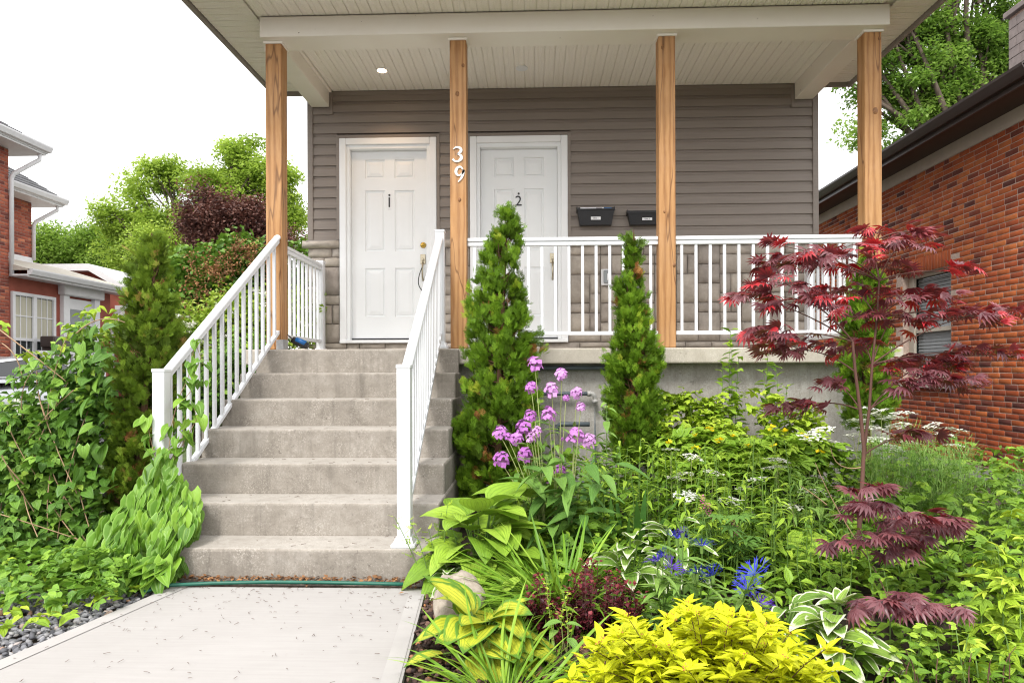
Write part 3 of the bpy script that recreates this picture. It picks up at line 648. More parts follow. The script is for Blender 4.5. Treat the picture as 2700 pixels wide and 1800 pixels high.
MB().box(POSTS[0]+.045, POSTS[0]+.082, PY0-.010, PY0+.11, ZF+.003, ZF+.088).box(POSTS[0]+.02, POSTS[0]+.046, PY0-.0085, PY0-.001, ZF+.003, ZF+.085).build('post_bracket', 'galvanised', postobs[0], bevel=.002)
# house number 39, brushed strokes cut from plate
def strokes(name, pts, wid, x, y, z, s, parent):
    P = np.array(pts); t = np.linspace(0, len(P)-1, 40); Q = []
    for tt in t:
        i = int(min(max(math.floor(tt), 0), len(P)-2)); f = tt-i; p0, p1, p2, p3 = (P[min(max(k, 0), len(P)-1)] for k in (i-1, i, i+1, i+2))
        Q.append(.5*((2*p1)+(-p0+p2)*f+(2*p0-5*p1+4*p2-p3)*f*f+(-p0+3*p1-3*p2+p3)*f**3))
    Q = np.array(Q); T = np.gradient(Q[:, :2], axis=0); T /= np.linalg.norm(T, axis=1)[:, None]+1e-9; Nn = np.stack([-T[:, 1], T[:, 0]], 1)
    V = []; F = []
    for i in range(len(Q)):
        for sg in (-1, 1):
            q = Q[i, :2]+Nn[i]*sg*Q[i, 2]*.5
            V += [(x+q[0]*s, y-.008, z+q[1]*s), (x+q[0]*s, y, z+q[1]*s)]
        if i: a = (i-1)*4; b = i*4; F += [(a, b, b+2, a+2), (a+1, a+3, b+3, b+1), (a, a+1, b+1, b), (a+2, b+2, b+3, a+3)]
    F += [(0, 2, 3, 1), (len(V)-4, len(V)-3, len(V)-1, len(V)-2)]
    MB().add(V, F).build(name, 'number_white', parent)
z3, z9 = hz(407, PY0), hz(452, PY0); xc = UY(1209, 600, PY0)[0]
strokes('house_number', [(-.32, .36, .05), (-.1, .5, .12), (.2, .42, .17), (.22, .2, .2), (.0, .03, .08), (-.05, .02, .05), (.2, -.08, .17), (.26, -.3, .22), (.05, -.5, .14), (-.2, -.5, .12), (-.36, -.34, .16)], 0, xc-.004, PY0-.0015, z3+.006, .118, postobs[1])
strokes('house_number', [(.26, .2, .08), (.1, .45, .12), (-.14, .42, .16), (-.27, .15, .2), (-.18, -.1, .15), (.05, -.12, .1), (.25, .08, .16), (.29, .25, .18), (.22, -.1, .18), (.08, -.4, .13), (-.12, -.62, .05)], 0, xc+.012, PY0-.0015, z9-.012, .118, postobs[1])
# beams, ceiling, eaves
bx0, bx1 = UY(684, 99, 5.70)[0], UY(2347, 62, 5.70)[0]
MB().box(bx0, bx1, 5.70, 5.965, ZB, ZC-.004).build('porch_beam', 'beam_paint', house, bevel=.007)
SLo, SLi = bx0+.005, beamL+.0; SRi, SRo = beamR, bx1-.005
MB().box(SLo-.07, SLi, 5.9655, WY-.031, ZB+.001, ZC-.003).build('porch_beam', 'beam_paint', house, bevel=.006)
MB().box(SRi, SRo+.0, 5.9655, WY-.031, ZB+.001, ZC-.003).build('porch_beam', 'beam_paint', house, bevel=.006)
sw = 0.0985
def soffit_panel(length):
    """one strip, runs along +Y, width along X, with a V joint at its edge and a shallow mid groove"""
    pr = [(.002, .012), (.002, .004), (.010, 0), (.038, 0), (.044, .003), (.054, .003), (.060, 0), (.088, 0), (.0965, .004), (.0965, .012)]
    V = [(x, 0, z) for x, z in pr]+[(x, length, z) for x, z in pr]; n = len(pr)
    return np.array(V), [(i, i+1, i+1+n, i+n) for i in range(n-1)]
def soffit_run(x0, x1, y0, y1, z, rot=False):
    """strips laid side by side between x0..x1 (rot: along y0..y1)"""
    ln = (x1-x0) if rot else (y1-y0); V, F = soffit_panel(ln)
    if rot: V = np.stack([V[:, 1], V[:, 0], V[:, 2]], -1); F = [tuple(reversed(f)) for f in F]
    me = mesh_np('soffit_panel', V, F, 'soffit'); cnt = int(((y1-y0) if rot else (x1-x0))/sw)
    for i in range(cnt):
        link('soffit_panel', me, house, None, Vector(np.array([x0 if rot else x0+i*sw, y0+i*sw if rot else y0, z])-off(house)))
soffit_run(SLi+.03, SRi+.08, 5.967, WY-.02, ZC)
EX0, EX1, EY0 = -2.78, 3.29, 5.05
MB().box(EX0+.005, EX1-.005, EY0+.005, WY+.01, ZC+.0125, ZC+.03).build('soffit_backing', 'soffit', house)
soffit_run(bx0-.02, bx1+.02, EY0, 5.698, ZC)
soffit_run(EX0+.01, bx0-.024, EY0+.2, WY-.0, ZC-.012, True); soffit_run(bx1+.024, EX1-.01, EY0+.2, WY-.0, ZC-.012, True)
MB().box(SLi+.001, SLi+.028, 5.967, WY-.035, ZC-.02, ZC+.01).build('ceiling_trim', 'beam_paint', house, bevel=.003)
MB().box(EX0-.02, EX0+.0, EY0, WY, ZC-.05, ZC+.11).build('fascia', 'fascia_taupe', house); MB().box(EX1, EX1+.02, EY0, WY, ZC-.05, ZC+.11).build('fascia', 'fascia_taupe', house)
MB().box(EX0-.02, EX1+.02, EY0-.02, EY0, ZC-.05, ZC+.11).build('fascia', 'fascia_taupe', house)
for a, b in ((EX0, bx0-.06), (bx1+.02, EX1)): MB().box(a, b, WY-.001, WY+.018, ZC-.035, ZC+.11).build('fascia', 'fascia_taupe', house)
MB().add([(EX0-.03, EY0-.03, ZC+.112), (EX1+.03, EY0-.03, ZC+.112), (EX1+.03, WY+.02, ZC+.112), (EX0-.03, WY+.02, ZC+.112), (EX0+1.2, WY+.02, ZC+1.0), (EX1-1.2, WY+.02, ZC+1.0)],
         [(0, 1, 5, 4), (1, 2, 5), (0, 4, 3), (2, 3, 4, 5), (3, 2, 1, 0)]).build('porch_roof', 'shingle', house)
MB().box(XL+.03, XR-.03, WY+.05, 14.45, 5.15, 6.4).build('upper_wall', 'siding', house)
# recessed lights in the ceiling
def potlight(px, py, lit):
    p = UZ(px, py, ZC); x, y = p[0], p[1]
    rim = MB().tube([(x, y, ZC+.012), (x, y, ZC-.008)], .062, .058, 24).build('recessed_light', 'white_paint', house)
    if lit:
        m, n_, o_ = _new('lamp_glow'); e = n_.nodes.new('ShaderNodeEmission'); e.inputs['Color'].default_value = (1.0, .72, .45, 1); e.inputs['Strength'].default_value = 14; L(n_, e.outputs[0], o_.inputs['Surface'])
        MB().tube([(x, y, ZC-.0085), (x, y, ZC-.0105)], .043, .043, 24).build('lens', 'lamp_glow', rim)
        ld = bpy.data.lights.new('lamp', 'SPOT'); ld.energy = 9; ld.color = (1.0, .66, .38); ld.spot_size = rad(120); ld.spot_blend = .6; ld.shadow_soft_size = .04
        lo = bpy.data.objects.new('lamp', ld); COL.objects.link(lo); lo.location = (x, y, ZC-.03)
potlight(1007, 185, True); potlight(1376, 180, False)
# slab, foundation
MB().box(XL-.02, XR+.03, 5.66, WY+.03, 1.205, ZF).build('porch_slab', 'concrete_slab', house, bevel=.012)
MB().box(XL+.03, XR-.02, 5.80, WY+.01, -.15, 1.206).build('foundation_wall', 'parging', house)

# ------------------------------------------------------------------ concrete steps
steps = thing('concrete_steps', (-1.44, 4.7, 0), 'weathered grey concrete steps rising to the porch', 'steps')
SZ = [.166, .360, .554, .748, .942, 1.136, 1.330]; SY = [3.746+.309*k for k in range(7)]
for k in range(7):
    z0 = -.12 if k == 0 else SZ[k-1]-.012
    V, F = [], []
    xr = -.560-.011*k+.05*(0 if k else 0); xl = -2.33+.002*k
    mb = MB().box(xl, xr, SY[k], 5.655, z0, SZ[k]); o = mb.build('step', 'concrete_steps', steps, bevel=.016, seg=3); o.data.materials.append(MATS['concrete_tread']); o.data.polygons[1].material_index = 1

# ------------------------------------------------------------------ railings
capP = [(-.030, -.004), (.030, -.004), (.031, .012), (.024, .026), (.008, .032), (-.008, .032), (-.024, .026), (-.031, .012)]
subP = [(-.021, -.040), (.021, -.040), (.021, -.0045), (-.021, -.0045)]
def rail_run(th_, p0, p1, lo, sp=.118, skip=0.06, bal=.0115, zfix=None, lodz=0.0):
    """top rail from p0 to p1 (cap height), bottom rail lo below it, balusters between"""
    p0 = np.array(p0, float); p1 = np.array(p1, float)
    MB().sweep(capP, p0, p1).build('top_rail', 'rail_white', th_, bevel=.004)
    MB().sweep(subP, p0, p1).build('rail_web', 'rail_white', th_, bevel=.003)
    q0, q1 = p0-[0, 0, lo], p1-[0, 0, lo]
    MB().sweep([(-.019, -.016), (.019, -.016), (.019, .016), (-.019, .016)], q0, q1).build('bottom_rail', 'rail_white', th_, bevel=.003)
    hl = np.linalg.norm((p1-p0)[:2]); cnt = max(1, int(round((hl-2*skip)/sp)))
    for i in range(cnt+1):
        t = (skip+i*(hl-2*skip)/cnt)/hl; a = p0+(p1-p0)*t
        MB().box(a[0]-bal, a[0]+bal, a[1]-bal, a[1]+bal, a[2]-lo, a[2]-.025).build('baluster', 'rail_white', th_)
def newel(th_, x, y, z0, z1, base=True, h=.038):
    p = MB().box(x-h, x+h, y-h, y+h, z0, z1).build('newel_post', 'rail_white', th_, bevel=.004)
    MB().box(x-h-.004, x+h+.004, y-h-.004, y+h+.004, z1-.012, z1+.012).build('post_cap', 'rail_white', p, bevel=.006)
    if base:
        MB().box(x-.069, x+.069, y-.069, y+.069, z0, z0+.022).build('base_plate', 'rail_white', p, bevel=.006)
        b = .05; MB().add([(x-b-.008, y-b-.008, z0+.0225), (x+b+.008, y-b-.008, z0+.0225), (x+b+.008, y+b+.008, z0+.0225), (x-b-.008, y+b+.008, z0+.0225), (x-b+.006, y-b+.006, z0+.058), (x+b-.006, y-b+.006, z0+.058), (x+b-.006, y+b-.006, z0+.058), (x-b+.006, y+b-.006, z0+.058)],
                              [(0, 1, 5, 4), (1, 2, 6, 5), (2, 3, 7, 6), (3, 0, 4, 7), (4, 5, 6, 7)]).build('base_cover', 'rail_white', p, bevel=.003)
xlp = UY(416, 1000, 4.13)[0]; zl1 = hz(969, 4.13)
rl = thing('stair_railing', (xlp, 4.17, .36), 'white metal stair railing with vines climbing its lower post', 'railing', 'white stair railings')
newel(rl, xlp, 4.17, .36, zl1-.01, False)
rail_run(rl, (xlp+.0, 4.20, zl1-.045), (POSTS[0]+.035, PY0-.012, 2.285), .80, sp=.105)
xrp = UY(1063, 1200, 3.79)[0]
rr = thing('stair_railing', (xrp, 3.835, .166), 'white metal stair railing standing free on the right of the steps', 'railing', 'white stair railings')
zr1 = hz(961, 3.80)
newel(rr, xrp, 3.835, .166, zr1-.008); xr2 = UY(1160, 700, 5.75)[0]
newel(rr, xr2, 5.77, ZF, hz(606, 5.73))
rail_run(rr, (xrp, 3.875, zr1-.045), (xr2, 5.73, hz(618, 5.73)-.035), .80, sp=.10)
ZR = 2.255
def porch_rail(a, b, label, y=None):
    th_ = thing('porch_railing', ((a[0]+b[0])/2, (a[1]+b[1])/2, ZF), label, 'railing', 'white porch railings')
    rail_run(th_, (a[0], a[1], ZR), (b[0], b[1], ZR), .79); return th_
PYm = 5.85
porch_rail((POSTS[1]+.071, PYm), (POSTS[2]-.071, PYm), 'white porch railing in front of door two, behind the two cedars')
porch_rail((POSTS[2]+.071, PYm), (POSTS[3]-.071, PYm), 'white porch railing behind the red maple')
t_ = porch_rail((POSTS[0]-.02, PY1+.001), (POSTS[0]-.035, 7.13), 'short white porch railing running from the first timber post to the stone wall')
newel(t_, POSTS[0]-.035, 7.17, ZF, ZR+.05)
t_ = porch_rail((POSTS[3]+.0, PY1+.001), (POSTS[3]+.02, 7.13), 'short white porch railing at the far end beside the brick house')
newel(t_, POSTS[3]+.02, 7.17, ZF, ZR+.05)

# ------------------------------------------------------------------ small things on the porch
def mailbox(px0, px1, py0, py1, label, txt, mail):
    a = UY(px0, py0, WY-.06); b = UY(px1, py1, WY-.06); xm = (a[0]+b[0])/2; wd = b[0]-a[0]; z1, z0 = a[2], b[2]; ht = z1-z0
    th_ = thing('mailbox', (xm, WY-.012, z0), label, 'mailbox', 'black wall mailboxes')
    f, bk, t = WY-.125, WY-.014, .006
    def tap(zz): k = (zz-z0)/ht; return wd/2*(.83+.17*k), f+.03*(1-k)
    V = []; 
    for zz in (z0, z1-.045*0-.04):
        hw, yf = tap(zz); V += [(xm-hw, yf, zz), (xm+hw, yf, zz), (xm+hw, bk, zz), (xm-hw, bk, zz)]
    mb = MB().add(V, [(0, 1, 5, 4), (1, 2, 6, 5), (2, 3, 7, 6), (3, 0, 4, 7), (3, 2, 1, 0)])
    Vi = [(xm+(x-xm)*.95, y+(.006 if y < bk-.01 else -.004), zz+.004) for x, y, zz in V]
    mb.add(Vi, [(4, 5, 1, 0), (5, 6, 2, 1), (6, 7, 3, 2), (7, 4, 0, 3), (0, 1, 2, 3)]); mb.build('box', 'black_plastic', th_)
    hw, yf = tap(z1-.04)
    MB().box(xm-hw-.008, xm+hw+.008, yf-.008, yf+.004, z1-.052, z1-.036).build('rim', 'black_plastic', th_, bevel=.003)
    MB().box(xm-wd/2, xm+wd/2, bk-.006, bk, z1-.06, z1).box(xm-wd/2, xm-wd/2+.006, yf, bk, z1-.05, z1-.012).box(xm+wd/2-.006, xm+wd/2, yf, bk, z1-.05, z1-.012).build('back_plate', 'black_plastic', th_, bevel=.002)
    lb = MB().box(xm-.062, xm+.036, 0, 0, 0, 0); k = .37; hw, yl = tap(z0+ht*k)
    o = MB().box(xm-.052, xm+.05, yl-.012, yl-.007, z0+ht*.24, z0+ht*.40).build('name_label', 'paper', th_)
    textobj('label_text', txt, .022, (xm-.001, yl-.0135, z0+ht*.32), 'letter_black', o, .0006)
    if mail:
        MB().box(xm-wd*.40, xm+wd*.22, bk-.06, bk-.054, z1-.085, z1-.012).box(xm-wd*.36, xm+wd*.18, bk-.045, bk-.04, z1-.085, z1-.008).build('envelope', 'paper', th_)
        MB().box(xm+wd*.02, xm+wd*.17, bk-.0625, bk-.061, z1-.04, z1-.018).build('stamp_print', 'lf_maple', th_)
        MB().box(xm+wd*.23, xm+wd*.42, bk-.07, bk-.05, z1-.085, z1-.018).build('flyer', 'tool_blue', th_)
mailbox(1520, 1620, 545, 594, 'black plastic wall mailbox stuffed with white envelopes', 'Unit 1', True)
mailbox(1652, 1757, 553, 593, 'empty black plastic wall mailbox partly behind the timber post', 'Unit 2', False)
p = UY(1600, 730, WY-.05)
ou = thing('electrical_outlet', (p[0]-.005, WY-.02, p[2]), 'white covered electrical outlet on the stone wall', 'outlet')
MB().box(p[0]-.058, p[0]+.048, WY-.040, WY-.0, p[2]-.085, p[2]+.085).build('outlet_box', 'trim_white', ou, bevel=.006)
MB().box(p[0]-.034, p[0]+.038, WY-.062, WY-.0405, p[2]-.066, p[2]+.072).build('cover', 'blind', ou, bevel=.012)
MB().box(p[0]+.002, p[0]+.026, WY-.066, WY-.0625, p[2]-.035, p[2]+.035).build('socket', 'trim_white', ou, bevel=.003)
a, b = UY(775, 890, 5.87), UY(812, 913, 5.87)
tl = thing('hand_tool', (a[0]+.06, 5.87, ZF), 'blue and black handheld power tool lying beside the first post', 'tool')
A, Bp = np.array([a[0]-.008, 5.87, 1.425]), np.array([b[0]-.002, 5.86, ZF+.03])
MB().tube([A, A+(Bp-A)*.35, Bp], .030, .034, 10).build('tool_body', 'black_plastic', tl, True)
MB().tube([A+(Bp-A)*.2+[.008, -.012, .012], A+(Bp-A)*.85+[.008, -.012, .014]], .024, .026, 10).build('tool_grip', 'tool_blue', tl, True)
MB().tube([A, A+[-.05, 0, .045]], .007, .004, 6).build('tool_cord', 'black_plastic', tl, True)
MB().tube([(Bp[0]-.045, 5.86, ZF+.001), (Bp[0]-.045, 5.86, ZF+.012)], .04, .038, 12).build('tool_base', 'stone_sill', tl)
# conduit below the slab
cp = thing('conduit_pipe', (.9, 5.74, 1.15), 'dark grey conduit pipe fixed along the wall below the porch slab', 'pipe')
x0, x1 = UY(1395, 970, 5.74)[0], UY(1640, 970, 5.74)[0]
MB().tube([(x0, 5.745, hz(970, 5.745)), (x1, 5.745, hz(970, 5.745))], .017, .017, 12).build('pipe', 'conduit', cp, True)
c2 = thing('conduit_elbow', (.7, 5.72, .6), 'dark grey conduit with a grey elbow turning down between the two cedars', 'pipe')
xa_, xe = UY(1400, 1038, 5.72)[0], UY(1560, 1038, 5.72)[0]; ze = hz(1038, 5.72); xd = UY(1569, 1100, 5.72)[0]
MB().tube([(xa_, 5.73, ze), (xe-.01, 5.73, ze)], .017, .017, 12).build('pipe', 'conduit', c2, True)
MB().tube([(xe-.02, 5.73, ze), (xe+.01, 5.73, ze), (xd-.012, 5.73, ze-.008), (xd, 5.73, ze-.03), (xd, 5.73, ze-.065)], .019, .019, 12).build('elbow', 'conduit_joint', c2, True)
MB().tube([(xe-.035, 5.73, ze), (xe-.005, 5.73, ze)], .0225, .0225, 12).build('coupling', 'conduit_joint', c2, True)
MB().tube([(xd, 5.73, ze-.05), (xd, 5.73, ze-.08)], .0225, .0225, 12).build('coupling', 'conduit_joint', c2, True)
MB().tube([(xd, 5.73, ze-.07), (xd, 5.73, .25), (xd-.03, 5.73, .21), (xa_+.1, 5.73, .2)], .017, .017, 12).build('pipe', 'conduit', c2, True)
zq = hz(1118, 5.72); MB().tube([(UY(1470, 1118, 5.7)[0], 5.71, zq-.1), (UY(1470, 1118, 5.7)[0], 5.71, zq-.01), (UY(1478, 1118, 5.7)[0], 5.71, zq), (UY(1555, 1118, 5.7)[0], 5.71, zq)], .02, .02, 12).build('pipe', 'conduit', c2, True)
# garden hose along the bottom step
hp = [UZ(px, py, .018) for px, py in ((380, 1560), (430, 1543), (560, 1537), (700, 1534), (850, 1535), (1000, 1538), (1085, 1540))]
hp = [(p[0], min(p[1], 3.725), .019) for p in hp]
tag(MB().tube(hp, .0095, .0095, 10).build('garden_hose', 'hose_green', None, True), 'green garden hose lying along the bottom step', 'hose')
tag(MB().tube([(-.42, 3.66, .06), (-.34, 3.62, .065), (-.22, 3.60, .06)], .012, .012, 10).build('hose_end', 'hose_green', None, True), 'short end of green hose lying in the mulch under the hostas', 'hose')

# ------------------------------------------------------------------ brick house on the right
BXP = 5.75
bh = thing('brick_house', (BXP+3, 11, -.35), 'orange brick house with brown gutter standing beside the porch', 'house')
BZ0 = -.10; CHT = .0705; BL = .2265; NR = 59; BZ1 = BZ0+NR*CHT; BYA, BYB = 7.4, 19.0
Yw0, Yw1 = UX(2510, 850, BXP)[1], UX(2383, 850, BXP)[1]     # window opening
zs0 = UX(2509, 1001, BXP)[2]; zs1 = UX(2508, 700, BXP)[2]
mb = MB().box(BXP-.0125, BXP+.3, BYA, Yw0, -.6, BZ1).box(BXP-.0125, BXP+.3, Yw1, BYB, -.6, BZ1).box(BXP-.0125, BXP+.3, Yw0, Yw1, -.6, zs0-.001).box(BXP-.0125, BXP+.3, Yw0, Yw1, zs1, BZ1).build('wall', 'mortar', bh)
MB().box(BXP+.3, 13, BYA, BYB, -.6, BZ1).build('house_core', 'mortar_dark', bh)
def brick_mesh(ly, lz, tint, mat='brick', d=.016):
    """brick on a wall facing -X: centred, face at x=-d"""
    g = .0048; hy, hz_ = ly/2-g, lz/2-g; c = .002
    V = [(0.012, -hy, -hz_), (0.012, hy, -hz_), (0.012, hy, hz_), (0.012, -hy, hz_), (-d+c, -hy, -hz_), (-d+c, hy, -hz_), (-d+c, hy, hz_), (-d+c, -hy, hz_), (-d, -hy+c, -hz_+c), (-d, hy-c, -hz_+c), (-d, hy-c, hz_-c), (-d, -hy+c, hz_-c)]
    F = [(0, 1, 5, 4), (1, 2, 6, 5), (2, 3, 7, 6), (3, 0, 4, 7), (4, 5, 9, 8), (5, 6, 10, 9), (6, 7, 11, 10), (7, 4, 8, 11), (8, 9, 10, 11)]
    return np.array(V), np.array(F), np.zeros((12, 2)), tint
def brick_wall(parent, place, tints, nobj, mat, meshset, score):
    """place: list of (pos, ly, lz, tint); the nobj that show largest become pieces of their own, the rest one mass"""
    order = sorted(range(len(place)), key=lambda i: -score(place[i])); own = set(order[:nobj]); cache = {}; Vs = []; Fs = []; Ts = []; b = 0; o3 = off(parent)
    for i, (pos, ly, lz, t, flip) in enumerate(place):
        V, F, _, _ = brick_mesh(ly, lz, t)
        if flip: V = V*np.array([-1, 1, 1]); F = F[:, ::-1]
        if i in own:
            key = (round(ly, 3), round(lz, 3), int(t*11), flip)
            if key not in cache: cache[key] = mesh_np('brick', V, F, mat, None, int(t*11)/11+.04)
            link('brick', cache[key], parent, None, Vector(np.array(pos)-o3))
        else:
            Vs.append(V+np.array(pos)); Fs.append(F+b); Ts.append(np.full(12, t)); b += 12
    if Vs: link('brickwork', mesh_np('brickwork', np.concatenate(Vs)-o3, np.concatenate(Fs), mat, None, np.concatenate(Ts)), parent, 'stuff')
pl = []
darkrows = {2, 3, 9, 10}
for r in range(NR):
    zc = BZ0+(r+.5)*CHT; y = BYA - (r % 2)*BL/2 + U(-.03, .03)
    while y < BYB:
        ln = BL if rng.random() > .12 else BL/2
        a, b = y, y+ln; y += ln
        t = float(np.clip(rng.normal(.60, .22), 0, 1)) if rng.random() > .10 else float(U(0, .3))
        if zc < 1.0: t *= .78
        if rng.random() < .10: t = float(U(.8, 1))
        if zs0-.13 < zc < zs1+.235 and b > Yw0-.02 and a < Yw1+.02:      # window and its soldier course
            if b > Yw0+.05 and a < Yw0-.02: b = Yw0-.004
            elif a < Yw1-.05 and b > Yw1+.02: a = Yw1+.004
            else: continue
            if b-a < .03: continue
        pl.append(((BXP+U(-.002, .002), (a+b)/2, zc), b-a, CHT, t, False))
y = Yw0-.0
while y < Yw1+.01: pl.append(((BXP-.001, y+.0375, zs1+.1175), .075, .235, float(U(.5, .8)), False)); y += .075
def bscore(q):
    p = np.array(q[0])-CAMP; c = p @ FW; px, py = CX+FPX*(p @ CR)/c, CY-FPX*(p @ CU)/c
    vis = -10 < px < 2712 and py > 0
    hid = py > 1230 - max(0, (px-2580))*.0
    return (1.0/c if vis else 0) - (10 if hid else 0)
brick_wall(bh, pl, None, 300, 'brick', None, bscore)
# window: sill, frame, sashes, blinds
wn = MB().box(BXP+.075, BXP+.13, Yw0, Yw0+.05, zs0, zs1).box(BXP+.075, BXP+.13, Yw1-.05, Yw1, zs0, zs1).box(BXP+.0751, BXP+.13, Yw0+.05, Yw1-.05, zs1-.05, zs1).box(BXP+.0751, BXP+.13, Yw0+.05, Yw1-.05, zs0, zs0+.05).build('window', 'frieze_cream', bh)
zm = (zs0+zs1)/2-.06
MB().box(BXP+.08, BXP+.12, Yw0+.05, Yw1-.05, zm-.03, zm+.03).build('sash_bar', 'frieze_cream', wn)
MB().box(BXP+.06, BXP+.095, Yw1-.18, Yw1-.05, zs0+.05, zs1-.05).build('window_stop', 'frieze_cream', wn)
MB().box(BXP+.135, BXP+.14, Yw0+.02, Yw1-.02, zs0+.02, zs1-.02).build('pane', 'pane_glass', wn)
zz = zs0+.06
while zz < zs1-.07:
    if abs(zz-zm) > .04: MB().add([(BXP+.118, Yw0+.055, zz), (BXP+.118, Yw1-.19, zz), (BXP+.128, Yw1-.19, zz+.045), (BXP+.128, Yw0+.055, zz+.045)], [(0, 1, 2, 3)]).build('blind_slat', 'blind', wn)
    zz += .05
MB().box(BXP-.06, BXP+.075, Yw0-.03, Yw1+.06, zs0-.125, zs0-.002).build('window_sill', 'stone_sill', bh, bevel=.006)
# eaves
zf = BZ1; MB().box(BXP-.022, BXP+.25, BYA, BYB, zf+.002, zf+.185).build('frieze_board', 'frieze_cream', bh)
GX = BXP-.50; zso = zf+.186
y = BYA
me_s = None
V = np.array([(GX+.06, 0, zso), (GX+.06, .297, zso), (BXP+.1, .297, zso), (BXP+.1, 0, zso), (GX+.06, .297, zso+.02), (BXP+.1, .297, zso+.02)])-off(bh)
me_s = mesh_np('soffit_panel', V, [(0, 3, 2, 1), (1, 2, 5, 4)], 'soffit_brown')
while y < BYB: link('soffit_panel', me_s, bh, None, (0, y, 0)); y += .30
MB().box(GX+.03, GX+.06, BYA, BYB, zso-.03, zso+.2).build('fascia', 'gutter_brown', bh)
MB().prism([(GX+.03, zso+.03), (GX-.03, zso+.03), (GX-.05, zso+.06), (GX-.085, zso+.12), (GX-.09, zso+.15), (GX-.08, zso+.15), (GX-.075, zso+.125), (GX-.03, zso+.06), (GX+.03, zso+.06)], BYA, BYB, 'y').build('gutter', 'gutter_brown', bh)
MB().add([(GX-.02, BYA, zso+.17), (GX-.02, BYB, zso+.17), (BXP+4.0, BYB, zso+1.75), (BXP+4.0, BYA, zso+1.75), (BXP+8, BYB, zso+.1), (BXP+8, BYA, zso+.1)], [(0, 1, 2, 3), (3, 2, 4, 5), (0, 3, 5), (1, 4, 2)]).build('roof', 'shingle', bh)
# rubble foundation stones
y = BYA
while y < 12.5:
    ln = U(.3, .6); V = []
    mbs = MB(); nx = 5
    for j in range(4):
        for i in range(nx):
            e = min(1, min(i, nx-1-i, j, 3-j)); V.append((BXP-.03-.06*e-U(0, .04), y+.01+(ln-.02)*i/(nx-1), -.62+.50*j/3))
    mbs.add(V, [(j*nx+i, (j+1)*nx+i, (j+1)*nx+i+1, j*nx+i+1) for j in range(3) for i in range(nx-1)])
    mbs.build('foundation_stone', 'rough_stone', bh, True); y += ln
MB().box(BXP-.03, BXP+.3, BYA, BYB, -.7, -.105).build('foundation_core', 'mortar_dark', bh)
# chimney on its roof
cxp = BXP+1.75; c0 = UX(2661, 120, cxp); cy1 = c0[1]; cy0 = cy1-.75; ztop = UX(2661, 48, cxp)[2]
chm = MB().box(cxp+.01, cxp+.7, cy0+.01, cy1-.01, 4.2, ztop).build('chimney', 'mortar_dark', bh)
zz = 4.3; r = 0
while zz < ztop-.05:
    y = cy0; h_ = .155
    while y < cy1-.02:
        ln = min(U(.18, .34), cy1-y); 
        if cy1-(y+ln) < .1: ln = cy1-y
        MB().box(cxp-.012, cxp+.05, y+.004, y+ln-.004, zz+.004, min(zz+h_, ztop)-.004).build('chimney_block', 'chimney_stone', chm, bevel=.006); y += ln
    zz += h_
MB().box(cxp-.06, cxp+.76, cy0-.06, cy1+.06, ztop+.001, ztop+.09).build('chimney_cap', 'chimney_stone', chm, bevel=.01)

# ------------------------------------------------------------------ red brick house on the left
lh = thing('red_brick_house', (-12, 15, -.03), 'two storey red brick house with white eaves and a low stucco wing', 'house')
AY, BYW, ZE = 14.05, 16.4, 5.85; AX = UY(22, 700, AY)[0]; BXW = UY(82, 560, BYW)[0]
MB().box(-17, AX+.0125, 7.5, AY-.012, -.05, ZE+.05).build('wall', 'mortar_dark', lh); MB().box(-17, BXW+.0125, AY, BYW-.012, -.05, ZE-.05).build('wall', 'mortar_dark', lh)
pl = []
def left_bricks(xp, y0, y1, z0, z1):
    r = 0; zc = z0+.035
    while zc < z1:
        y = y1 + (r % 2)*BL/2
        while y > y0:
            a, b = max(y-BL, y0), min(y, y1); y -= BL
            if b-a > .04: pl.append(((xp, (a+b)/2, zc), b-a, .0705, float(np.clip(rng.normal(.5, .26), 0, 1)), True))
        zc += .0705; r += 1
left_bricks(AX, AY-.42, AY, .9, ZE-.05); left_bricks(BXW, 15.45, BYW, 3.3, ZE-.1)
brick_wall(lh, pl, None, 300, 'brick_far', None, lambda q: 1.0/(q[0][1]))
